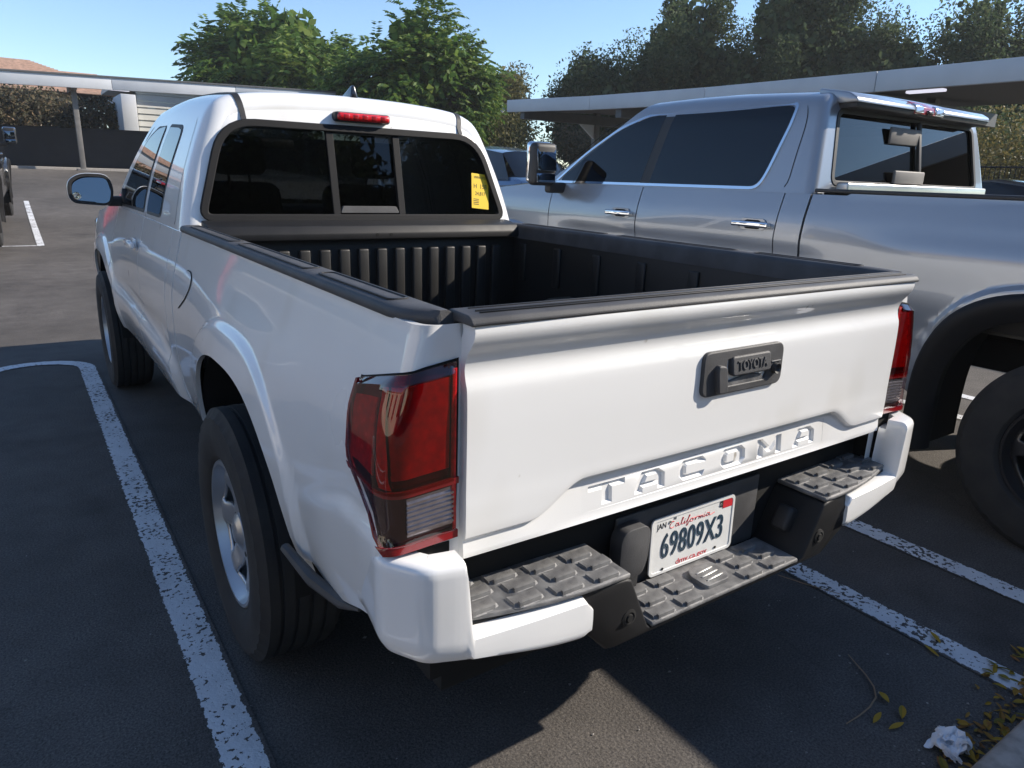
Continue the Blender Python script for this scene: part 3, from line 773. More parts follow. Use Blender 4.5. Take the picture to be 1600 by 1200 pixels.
# ---- bed
bed = empty('bed_liner', (0, 0, 0)); bed.parent = truck
box('bed_floor', (-.72, .05, .74), (.72, 1.96, .765), 'liner_plastic', bed, bev=0)
for k in range(13): box('floor_ridge', (-.60+k*.1-.022, .07, .764), (-.60+k*.1+.022, 1.88, .776), 'liner_plastic', bed, bev=.005)
box('bed_headboard', (-.716, 1.925, .76), (.716, 1.955, 1.18), 'liner_plastic', bed, bev=.004)
for k in range(15): box('headboard_rib', (-.60+k*.0857-.024, 1.902, .775), (-.60+k*.0857+.024, 1.930, 1.128), 'liner_plastic', bed, bev=.008, seg=3)
for s in (-1, 1):
    box('bed_side_wall', (min(s*.714, s*.745), .05, .76), (max(s*.714, s*.745), 1.955, 1.19), 'liner_plastic', bed, bev=.004)
    box('wheel_box', (min(s*.52, s*.71), .62, .76), (max(s*.52, s*.71), 1.46, .95), 'liner_plastic', bed, bev=.05, seg=3)
    for k in range(7): 
        y = .22+k*.27; box('side_rib', (min(s*.703, s*.716), y-.025, .96), (max(s*.703, s*.716), y+.025, 1.14), 'liner_plastic', bed, bev=.006)
hc = empty('headboard_cap', (0, 0, 0)); hc.parent = truck
poly_extrude('cap_bar', [(1.885, 1.168), (1.885, 1.196), (1.905, 1.226), (1.975, 1.240), (2.008, 1.243), (2.008, 1.20), (1.96, 1.16)], 'x', -.714, .714, 'bumper_black', hc, bev=.005)
for x in (-.03, .035):
    lathe('bolt_head', [(0, 0), (0, .007), (.004, .008)], 'void_black', hc, n=12, axis='y', c=(x, 1.884, 1.188))
for s in (-1, 1):
    rl = empty('bed_rail_cap', (0, 0, 0)); rl.parent = truck
    G = []
    for y in list(np.linspace(1.99, .14, 24))+[.10, .075, .055, .042, .036]:
        tp = max(0, (.14-y)/.104); q = .045*tp**2.2
        prof = [(.793-q, 1.203), (.795-q, 1.209), (.794-q, 1.217), (.787-q, 1.2245), (.766-q*.5, 1.2275), (.728, 1.2275), (.718, 1.222), (.713, 1.210), (.712, 1.16)]
        G.append([(-p[0], y, p[1]) for p in prof])
    G.append([(-.74, .034, 1.19) for p in prof])
    mgrid('rail_cover', np.array(G), 'grey_plastic', rl, mirror=(s > 0), fix=True, ang=40)
    for (a, b) in ((1.90, 1.30), (1.22, .62), (.54, .16)):
        loop = rrect(-.776, -.734, b, a, .016, 4)
        o = curve2d('rail_ridge', [loop, offs(loop, -.0045)[::-1]], .0012, .0006, 'black_plastic', rl, fn=lambda x, y, w_: (x*(1 if s < 0 else -1), y, 1.2282+w_))

# ---- tailgate
tg = empty('tailgate', (0, 0, 0)); tg.parent = truck
yT = pch([.74, .757, .80, .86, .90, 1.00, 1.06, 1.092, 1.102, 1.125, 1.150, 1.172, 1.188, 1.200, 1.207], [.010, .002, -.004, -.004, -.003, -.003, -.002, .000, .004, .009, .002, -.014, -.022, -.024, -.022])
def zbr(x): return .806+.062*(1-float(sst(.43, .565, abs(x))))
def dep(x): return .019-.010*float(sst(.40, .60, abs(x)))
XT = .7095; colsx = np.unique(np.r_[np.linspace(-XT, XT, 121)])
zup = list(1.207-(1.207-.87)*np.linspace(0, 1, 40)); G = []
for zi in zup[:-1]:
    G.append([(x, float(yT(zi if zi > .9 else zi)), 1.207-(1.207-zbr(x)-.004)*(1.207-zi)/(1.207-.87)) for x in colsx])
for dz, fr in ((.004, 0), (.0022, .03), (.0006, .16), (-.0012, .55), (-.0040, .88), (-.0085, 1.0)):
    G.append([(x, -.003+dep(x)*fr, zbr(x)+dz) for x in colsx])
for t in np.linspace(0, 1, 9)[1:]:
    G.append([(x, -.003+dep(x)*(1-.55*t)+.002*t, (zbr(x)-.0085)*(1-t)+.772*t) for x in colsx])
G.append([(x, .004, .764) for x in colsx]); G.append([(x, .013, .759) for x in colsx]); G.append([(x, .045, .757) for x in colsx])
G = np.array(G)
for i in range(G.shape[0]):                                 # true depth profile for the upper rows
    if i < 39: G[i, :, 1] = yT(G[i, :, 2])
G[:, :, 1] -= .006*(1-(G[:, :, 0]/XT)**2)
def tgy(x, z):
    y = float(yT(z)) if z > zbr(x) else -.003+dep(x)*(1-.55*min(1, max(0, (zbr(x)-.0085-z)/(zbr(x)-.7805))))
    return y-.006*(1-(x/XT)**2)
box('tailgate_inner', (-.705, .035, .765), (.705, .062, 1.205), 'liner_plastic', tg, bev=.003)
cap = poly_extrude('tailgate_cap', [(-.027, 1.2075), (-.028, 1.213), (-.022, 1.2215), (-.011, 1.2255), (.046, 1.2275), (.056, 1.222), (.057, 1.195), (.04, 1.195), (.03, 1.2085)], 'x', -.718, .722, 'grey_plastic', tg, bev=.0025, seg=2)
for y in (-.004, .010, .034): box('cap_ridge', (-.69, y-.0016, 1.2255), (.69, y+.0016, 1.2290), 'black_plastic', tg, bev=.0006, seg=1)
# embossed model letters
def LET(c, x0, x1, z0, z1):
    w_ = x1-x0; h = z1-z0; T = .30; s_ = .17
    X_ = lambda a: x0+a*w_
    Z_ = lambda a: z0+a*h
    pl = {'T': [[(0, 1), (0, .72), (.36, .72), (.36, 0), (.64, 0), (.64, .72), (1, .72), (1, 1)]],
          'A': [[(0, 0), (0, .30), (.22, 1), (.78, 1), (1, .72), (1, 0), (.76, 0), (.76, .24), (.26, .24), (.26, 0)], [(.33, .48), (.40, .74), (.72, .74), (.76, .66), (.76, .48)]],
          'C': [[(.16, 0), (0, .25), (0, .75), (.16, 1), (.88, 1), (1, .78), (1, .68), (.74, .68), (.70, .72), (.30, .72), (.26, .66), (.26, .34), (.30, .28), (.96, .28), (.86, 0)]],
          'O': [[(.16, 0), (0, .25), (0, .75), (.16, 1), (.84, 1), (1, .75), (1, .25), (.84, 0)], [(.30, .28), (.25, .36), (.25, .64), (.30, .72), (.70, .72), (.75, .64), (.75, .36), (.70, .28)]],
          'M': [[(0, 0), (0, 1), (.20, 1), (.50, .52), (.80, 1), (1, 1), (1, 0), (.76, 0), (.76, .50), (.57, .20), (.43, .20), (.24, .50), (.24, 0)]]}[c]
    return [[(X_(a), Z_(b)) for a, b in q] for q in pl]
LETS = [LET(c, x0, x1, .790, .838) for c, x0, x1 in (('T', -.408, -.305), ('A', -.276, -.184), ('C', -.138, -.048), ('O', .004, .096), ('M', .143, .241), ('A', .292, .386))]
xa_, xb_ = colsx[24], colsx[96]; rows_ = [i for i in range(G.shape[0]) if .781 < G[i, 60, 2] < .852]
ra, rb = rows_[0], rows_[-1]; za_, zb2 = G[rb, 60, 2], G[ra, 60, 2]
Q = shell(G, (0, 1, 0), .04); V_, F_ = grid(Q); nc_ = Q.shape[1]
keep = []
for f in F_:
    i_, j_ = divmod(f[0], nc_); i_ -= 1; j_ -= 1
    if ra <= i_ < rb and 24 <= j_ < 96: continue
    keep.append(f)
tgp = mk('tailgate_panel', V_, keep, 'white_paint', tg, ang=33)
bm = bmesh.new(); bm.from_mesh(tgp.data); bmesh.ops.recalc_face_normals(bm, faces=bm.faces); bm.to_mesh(tgp.data); bm.free()
rect = [(x, za_) for x in colsx[24:97]]+[(xb_, G[i, 60, 2]) for i in range(rb-1, ra, -1)]+[(x, zb2) for x in colsx[24:97][::-1]]+[(xa_, G[i, 60, 2]) for i in range(ra+1, rb)]
def ccw(p): return p if sum(p[i-1][0]*p[i][1]-p[i][0]*p[i-1][1] for i in range(len(p))) > 0 else p[::-1]
gy = lambda x, z: float(np.interp(z, G[ra:rb+1, 60, 2][::-1], G[ra:rb+1, 60, 1][::-1]))+.006-.006*(1-(x/XT)**2)
curve2d('name_panel', [rect]+[L[0] for L in LETS], 0, 0, 'white_paint', tg, fn=lambda x, z, w_: (x, gy(x, z), z))
def inset(p, d):
    """proper miter inset of a CCW polygon (d>0 shrinks)"""
    n = len(p); out = []
    for i in range(n):
        a, b, c = Vector(p[i-1]), Vector(p[i]), Vector(p[(i+1) % n]); e1 = (b-a).normalized(); e2 = (c-b).normalized()
        n1 = Vector((-e1.y, e1.x)); n2 = Vector((-e2.y, e2.x)); m_ = n1+n2; L_ = m_.length_squared
        m_ = m_*(2/L_) if L_ > .2 else n1
        out.append((b.x+m_.x*d, b.y+m_.y*d))
    return out
for L in LETS:                                    # stamped-in letters: sloped walls and a floor, 6 mm deep
    V_ = []; F_ = []
    fl = []
    for q, loop in enumerate(L):
        p = ccw(list(loop)); p2 = inset(p, .0045 if q == 0 else -.0035); fl.append(p2); n = len(p); b0 = len(V_)
        V_ += [(x, gy(x, z), z) for x, z in p]+[(x, gy(x, z)+.0065, z) for x, z in p2]
        for k in range(n): F_.append((b0+k, b0+(k+1) % n, b0+n+(k+1) % n, b0+n+k))
        if q: F_.append(tuple(b0+k for k in range(n)))
    mk('letter', V_, F_, 'white_paint', tg, smooth=False, fix=True)
    curve2d('letter_floor', fl, 0, 0, 'white_paint', tg, fn=lambda x, z, w_: (x, gy(x, z)+.0065, z))
# handle
hx = .022; hz = 1.045
hf = lambda x, z, w_: (hx+x, tgy(hx+x, hz+z)-w_-.0015, hz+z)
bez = rpoly([(-.138, -.050), (.138, -.050), (.138, .046), (-.138, .046)], .020)
cav = rpoly([(-.062, -.038), (.076, -.038), (.088, -.026), (.088, .030), (-.066, .030), (-.066, -.020)], .008)
curve2d('handle_bezel', [bez, cav[::-1]], .004, .003, 'grey_plastic', tg, fn=hf)
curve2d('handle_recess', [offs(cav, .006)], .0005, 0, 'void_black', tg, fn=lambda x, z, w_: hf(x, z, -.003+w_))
gp = rpoly([(-.048, -.008), (.082, -.008), (.082, .029), (-.048, .029)], .006)
curve2d('handle_grip', [gp], .004, .004, 'grey_plastic', tg, fn=lambda x, z, w_: hf(x, z, w_+.006-.12*(z-.01)))
text('handle_lettering', 'TOYOTA', .030, 'grey_plastic', tg, fn=lambda x, z, w_: hf(x+.017, z+.010, w_+.0145-.12*z), ext=.0015, bev=.0006, sx=.84)
curve2d('handle_ledge', [rpoly([(-.060, -.037), (.076, -.037), (.066, -.022), (.015, -.016), (-.052, -.027)], .003)], .004, .001, 'step_plastic', tg, fn=lambda x, z, w_: hf(x, z, w_+.000))
curve2d('camera_cover', [rpoly([(-.108, -.044), (-.082, -.044), (-.078, .012), (-.098, .016), (-.104, .004)], .006)], .005, .004, 'grey_plastic', tg, fn=lambda x, z, w_: hf(x-.25*(z-.01), z, w_+.010))
lathe('key_lock', [(-.004, 0), (-.004, .007), (-.010, .012), (0, .0135)], 'steel_dark', tg, n=20, axis='y', c=(hx+.110, tgy(hx+.11, hz-.012)-.0095, hz-.012))
box('lock_shelf', (hx+.094, tgy(hx+.1, hz)-.0115, hz+.0035), (hx+.130, tgy(hx+.1, hz)-.006, hz+.0065), 'step_plastic', tg, bev=.001)

# ---- tail lights (built on the left, mirrored to the right)
def sfront(z): return skin_s(.025+.153*float(sst(.79, .955, z))+.02*float(sst(.96, 1.08, z)), z)
def lens_grid(s0, s1, v0, v1, off, nu=26, nv=14, edge=None, absol=False):
    G = []
    for v in np.linspace(v0, v1, nv):
        row = []
        for u in np.linspace(s0, s1, nu):
            zmid = .80+.343*v; sf = sfront(zmid); s = u if absol else .004+(sf-.004)*u
            so_ = skin_s(.03, zmid)
            zt = 1.143-.012*min(1, s/so_)-.045*min(1, max(0, (s-so_*.8)/max(.08, sf-so_*.8)))*v; zb_ = .813-.006*min(1, s/so_)+.026*min(1, max(0, (s-so_)/.10))
            z = zb_+(zt-zb_)*v
            o_ = off
            if edge: 
                e = min(u, 1-u, v, 1-v); o_ = off-edge*(1-float(sst(0, .05, e)))
            row.append(skin(s, z, o_))
        G.append(row)
    return np.array(G)
for mir in (False, True):
    tl = empty('tail_light', (0, 0, 0)); tl.parent = truck
    mgrid('lamp_gasket', lens_grid(-.02, 1.03, -.015, 1.012, .003), 'void_black', tl, mirror=mir, flip=True)
    mgrid('lamp_housing', lens_grid(0, 1, 0, 1, .006), 'lamp_black', tl, mirror=mir, flip=True)
    mgrid('side_reflector', shell(lens_grid(.60, .95, .40, .86, .011), (1 if not mir else 1, 0, 0), .004), 'red_reflector', tl, mirror=mir, flip=True)
    mgrid('brake_reflector', shell(lens_grid(.06, .44, .42, .93, .010), (0, 1, 0), .004), 'red_lens_solid', tl, mirror=mir, flip=True)
    mgrid('light_guide', shell(lens_grid(.455, .52, .37, .93, .013), (0, 1, 0), .005), 'red_reflector', tl, mirror=mir, flip=True)
    mgrid('light_guide', shell(lens_grid(.015, .045, .03, .97, .013), (0, 1, 0), .005), 'red_reflector', tl, mirror=mir, flip=True)
    mgrid('lens_border', shell(lens_grid(.965, 1.0, .0, 1, .0165), (1, 0, 0), .005), 'red_trim', tl, mirror=mir, flip=True)
    mgrid('lamp_divider', shell(lens_grid(.0, 1, .325, .362, .0175), (0, 1, 0), .005), 'red_trim', tl, mirror=mir, flip=True)
    mgrid('lamp_lower_rim', shell(lens_grid(.0, 1, .0, .045, .0165), (0, 1, 0), .005), 'red_trim', tl, mirror=mir, flip=True)
    mgrid('reverse_lamp', lens_grid(.012, .102, .08, .305, .009, absol=True), 'lamp_silver', tl, mirror=mir, flip=True)
    for k in range(7):
        v = .098+k*.028; mgrid('reverse_rib', shell(lens_grid(.012, .102, v, v+.014, .0135, nv=3, absol=True), (0, 1, 0), .004), 'lamp_silver', tl, mirror=mir, flip=True)
    mgrid('red_lens', lens_grid(0, 1, .345, 1, .019, edge=.014), 'red_glass', tl, mirror=mir, flip=True)
    mgrid('clear_lens', lens_grid(0, 1, 0, .345, .019, edge=.014), 'clear_lens', tl, mirror=mir, flip=True)

# ---- rear bumper
bp = empty('rear_bumper', (0, 0, 0)); bp.parent = truck
raw = [(-.856, .135), (-.869, .028), (-.818, -.050), (-.745, -.066), (-.60, -.078), (-.455, -.084)]; rad_ = [0, .022, .024, .03, .05, 0]
plan = [raw[0]]
for k in range(1, len(raw)-1):
    p0, p1, p2 = Vector(raw[k-1]), Vector(raw[k]), Vector(raw[k+1]); a_ = p1+(p0-p1).normalized()*rad_[k]; b_ = p1+(p2-p1).normalized()*rad_[k]
    for q in range(7): t = q/6; plan.append(tuple(a_*(1-t)**2+p1*2*t*(1-t)+b_*t*t))
plan.append(raw[-1])
dl = np.r_[0, np.cumsum(np.hypot(*np.diff(np.array(plan), axis=0).T))]
fx = lambda q: np.interp(q, dl, [p[0] for p in plan]); fy = lambda q: np.interp(q, dl, [p[1] for p in plan])
sd_ = float(np.interp(.737, [-p[0] for p in plan][::-1], dl[::-1])) if False else float(dl[int(np.argmin([abs(p[0]+.745) for p in plan]))])
sl = np.unique(np.round(np.r_[np.linspace(0, dl[-1], 70), dl, np.linspace(sd_-.03, sd_+.06, 40)], 4))
G = []
for s_ in sl:
    x = float(fx(s_)); y = float(fy(s_)); e = .006
    t = np.array([float(fx(s_+e)-fx(s_-e)), float(fy(s_+e)-fy(s_-e))]); t /= np.hypot(*t)
    if s_ < e or s_ > dl[-1]-e: t = np.array([float(fx(min(s_+e, dl[-1]))-fx(max(0, s_-e))), float(fy(min(s_+e, dl[-1]))-fy(max(0, s_-e)))]); t /= np.hypot(*t)
    no = np.array([t[1], -t[0]])                      # outward
    if no[0]*x+no[1]*(y-.3) < 0: no = -no
    f = float(sst(-.744, -.724, x)); zt_ = .798-.156*f
    zb_ = .622-.016*float(sst(.13, -.02, y))-.058*float(sst(-.86, -.45, x))
    endr = float(sst(-.475, -.455, x)); zt_ -= .022*endr; zb_ += .012*endr
    col = []
    H = zt_-zb_
    col.append((x-no[0]*.07, y-no[1]*.07, zb_+.012)); col.append((x-no[0]*.03, y-no[1]*.03, zb_+.002))
    for v in np.r_[0, .03, .08, .16, np.linspace(.25, .8, 8), .88, .94, .98, 1.0]:
        off = .0015*math.sin(math.pi*v)-.012*max(0, (.16-v)/.16)**1.5-.008*(max(0, v-.94)/.06)**2
        col.append((x+no[0]*off, y+no[1]*off, zb_+H*v))
    col.append((x-no[0]*.018, y-no[1]*.018, zt_+.002)); col.append((x-no[0]*.055, y-no[1]*.055, zt_)); col.append((x-no[0]*.058, y-no[1]*.058, zt_-.03))
    G.append(col)
G = np.array(G).transpose(1, 0, 2)
for mir in (False, True):
    o = mgrid('bumper_end', shell(G, (0, 1, 0), .02), 'white_paint', bp, mirror=mir, ang=40)
    bm = bmesh.new(); bm.from_mesh(o.data); bmesh.ops.recalc_face_normals(bm, faces=bm.faces); bm.to_mesh(o.data); bm.free()
def bcurve(x): 
    a = abs(x); return .055*max(0, (a-.40)/.34)**2
core = [(-.728, .652), (-.360, .652), (-.345, .646), (-.283, .512), (-.270, .500), (.270, .500), (.283, .512), (.345, .646), (.360, .652), (.728, .652),
        (.728, .605), (.47, .605), (.455, .55), (.39, .482), (.36, .472), (-.36, .472), (-.39, .482), (-.455, .55), (-.47, .605), (-.728, .605)]
def corefn(v):
    y = v.y
    if y < 0: y = y+bcurve(v.x)+.022*float(sst(.510, .47, v.z))
    return Vector((v.x, y, v.z))
poly_extrude('bumper_core', core, 'y', -.079, .075, 'bumper_black', bp, bev=.006, seg=2, fn=corefn)
for s in (-1, 1): poly_extrude('bumper_valance', [(s*.70, .59), (s*.46, .575), (s*.46, .612), (s*.70, .612)], 'y', -.03, .07, 'void_black', bp, bev=.01)
box('bumper_beam', (-.74, .075, .46), (.74, .16, .76), 'void_black', bp, bev=0)
for s in (-1, 1): box('bumper_end_void', (min(s*.73, s*.82), .02, .60), (max(s*.73, s*.82), .12, .80), 'void_black', bp, bev=0)
def pad(x0, x1, y0, y1, z):
    def fn(v): return Vector((v.x, v.y+bcurve(v.x)*(1 if v.y < 0 else .3), v.z))
    n = 12; pts = [(x0+(x1-x0)*i/n, y0) for i in range(n+1)]+[(x1, y1), (x0, y1)]
    poly_extrude('step_pad', pts, 'z', z-.012, z, 'step_plastic', bp, bev=.003, seg=1, fn=fn)
pad(-.728, -.350, -.0785, .072, .664); pad(.350, .728, -.0785, .072, .664); pad(-.268, .268, -.0765, .060, .512)
bmx = bmesh.new()
def prism(bm, w_, d, h):
    b0 = [(-w_/2, -d/2), (-w_/4, -d/2-.006), (w_/4, -d/2-.006), (w_/2, -d/2), (w_/2, d/2), (w_/4, d/2-.005), (-w_/4, d/2-.005), (-w_/2, d/2)]
    lo = [bm.verts.new((x, y, 0)) for x, y in b0]; hi = [bm.verts.new((x*.93, y*.82+.003, h)) for x, y in b0]
    bm.faces.new(hi)
    for i in range(8): bm.faces.new((lo[i], lo[(i+1) % 8], hi[(i+1) % 8], hi[i]))
prism(bmx, .072, .033, .0065)
bmesh.ops.create_cube(bmx, size=1, matrix=Matrix.Translation((0, -.0165, .0045)) @ Matrix.Diagonal((.050, .007, .013, 1)))
bmesh.ops.recalc_face_normals(bmx, faces=bmx.faces)
me_t = bpy.data.meshes.new('tread_block'); bmx.to_mesh(me_t); bmx.free(); me_t.materials.append(MATS['step_plastic'])
def treads(xs_, ys_, z):
    for i, x in enumerate(xs_):
        for j, y in enumerate(ys_):
            o = bpy.data.objects.new('tread_block', me_t); COL.objects.link(o); o.parent = bp
            o.location = (x+(.012 if j % 2 else -.006), y+bcurve(x), z-.0005)
yy = (-.054, -.009, .036)
treads([-.680+k*.093 for k in range(4)], yy, .663); treads([.401+k*.093 for k in range(4)], yy, .663)
treads([-.215, -.122, .100, .193], yy, .512)
curve2d('step_emblem', [rpoly([(-.048, -.045), (.030, -.045), (.048, -.02), (.048, .03), (-.03, .03), (-.048, .008)], .01)], .004, .002, 'step_plastic', bp, fn=lambda x, y, w_: (x-.011, y-.005, .517+w_))
for k in range(3): box('emblem_bar', (-.042, -.035+k*.017, .5225), (.020, -.030+k*.017, .525), 'bright_metal', bp, bev=.001, rot=Matrix.Rotation(R(4), 4, 'Z'))
for s in (-1, 1):
    lathe('bumper_bolt', [(-.004, 0), (-.004, .008), (0, .010), (-.002, .014), (.0, .020), (.004, .021)], 'void_black', bp, n=24, axis='y', c=(s*.345, -.0795, .555))
poly_extrude('hitch_plug', rpoly([(-.278, .565), (-.210, .565), (-.196, .60), (-.192, .672), (-.205, .690), (-.268, .690), (-.284, .670), (-.284, .60)], .018), 'y', .022, .060, 'grey_plastic', bp, bev=.006, seg=2)
poly_extrude('plug_stem', [(-.255, .505), (-.198, .505), (-.195, .60), (-.255, .60)], 'y', .045, .075, 'black_plastic', bp, bev=.004)
box('socket_cover', (.285, -.02, .545), (.345, .03, .615), 'black_plastic', bp, bev=.012, seg=3, rot=Matrix.Rotation(R(24), 4, 'Y'))

# ---- licence plate
lp = empty('license_plate', (0, 0, 0)); lp.parent = truck
PZ, PY = .594, .058
pf = lambda x, z, w_: (x, PY-w_+.027*z, PZ+z)
curve2d('plate_sheet', [rrect(-.1524, .1524, -.0762, .0762, .014)], .0008, .0006, 'plate_white', lp, fn=pf)
curve2d('plate_rim', [rrect(-.1524, .1524, -.0762, .0762, .014), rrect(-.1455, .1455, -.0693, .0693, .011)[::-1]], .0012, .0008, 'plate_white', lp, fn=lambda x, z, w_: pf(x, z, w_+.0012))
text('plate_number', '69809X3', .082, 'plate_blue', lp, fn=lambda x, z, w_: pf(x, z*1.12-.006, w_+.0022), ext=.0008, bev=.0006, sx=.73, space=1.06)
text('plate_month', 'JAN', .021, 'ink_black', lp, fn=lambda x, z, w_: pf(x-.117, z+.0535, w_+.0018), ext=.0003, sx=.9)
text('plate_month', '10', .011, 'ink_black', lp, fn=lambda x, z, w_: pf(x-.073, z+.0635, w_+.0018), ext=.0003)
text('plate_web_address', 'dmv.ca.gov', .021, 'plate_red', lp, fn=lambda x, z, w_: pf(x, z-.0600, w_+.0018), ext=.0003, sx=1.25)
# script state name drawn as pen strokes
SC = [[(.10, .92), (.05, 1.0), (-.02, .95), (-.10, .6), (-.10, .2), (0, 0), (.12, .12)],
      [(.36, .45), (.26, .52), (.20, .3), (.24, .05), (.34, .2), (.37, .5), (.36, .15), (.42, .05), (.50, .3)],
      [(.50, .3), (.62, 1.1), (.58, 1.15), (.53, .6), (.55, .1), (.62, .1)], [(.62, .1), (.70, .5), (.69, .1), (.74, .05), (.80, .3)],
      [(.80, .3), (.98, 1.1), (.94, 1.2), (.86, .4), (.80, -.35), (.86, -.35), (.92, .1), (1.0, .3)],
      [(1.12, .5), (1.02, .45), (1.0, .1), (1.1, .02), (1.18, .25), (1.12, .5), (1.25, .45)],
      [(1.25, .45), (1.30, .5), (1.28, .05), (1.34, .4), (1.42, .5), (1.44, .42)],
      [(1.48, .5), (1.47, .05), (1.53, .42), (1.58, .45), (1.58, .05), (1.64, .42), (1.70, .45), (1.70, .05), (1.78, .2)],
      [(1.80, .5), (1.79, .1), (1.84, .05), (1.90, .3)], [(2.06, .45), (1.96, .5), (1.92, .2), (1.97, .03), (2.05, .2), (2.08, .5), (2.07, .15), (2.16, .02), (2.38, .25)],
      [(.72, .72), (.73, .76)], [(1.83, .72), (1.84, .76)]]
for st in SC:
    tube('script_stroke', [pf(-.082+a*.066, .0395+b*.0175, .0016) for a, b in st], .0012, 'plate_red', lp, n=5)
curve2d('registration_tag', [[(.106, .046), (.143, .046), (.143, .070), (.106, .070)]], .0003, 0, 'plate_red', lp, fn=lambda x, z, w_: pf(x, z, w_+.0022))
curve2d('tag_print', [[(.094, .052), (.106, .050), (.106, .071), (.094, .071)]], .0003, 0, 'ink_black', lp, fn=lambda x, z, w_: pf(x, z, w_+.0022))
for x, z in ((-.089, .058), (.098, .058), (-.105, -.0645), (.089, -.060)):
    lathe('plate_bolt', [(-.003, 0), (-.002, .004), (0, .0045 if z > 0 else .003)], 'bright_metal' if z > 0 else 'ink_black', lp, n=10, axis='y', c=pf(x, z, .0015))
box('plate_bracket', (-.26, .066, .505), (.26, .076, .70), 'grey_plastic', truck, bev=.004)
# ---- stock sticker on the right rear pane
stk = empty('stock_sticker', (0, 0, 0)); stk.parent = truck
tilt = R(-5)
def sf_(x, z, w_):
    X_ = .592+x*math.cos(tilt)-z*math.sin(tilt); Z_ = 1.373+x*math.sin(tilt)+z*math.cos(tilt); return plane(X_, Z_, w_-.003)
SW, SH = .048, .082
curve2d('sticker_sheet', [[(-SW, -SH), (SW, -SH), (SW, SH), (-SW, SH)]], .0003, 0, 'sticker_yellow', stk, fn=sf_)
for s_, sz, zz, xx in (('09/04/2025', .0165, .064, 0), ('H  158', .030, .022, 0), ('24,817', .024, -.012, 0)):
    text('sticker_print', s_, sz, 'ink_black', stk, fn=lambda x, z, w_: sf_(x+xx, z+zz, w_+.0008), ext=.0001, sx=.9)
for k in range(4): curve2d('sticker_print', [[(-.038, -.040-k*.008), (-.008, -.040-k*.008), (-.008, -.037-k*.008), (-.038, -.037-k*.008)]], .0001, 0, 'ink_black', stk, fn=lambda x, z, w_: sf_(x, z, w_+.0008))

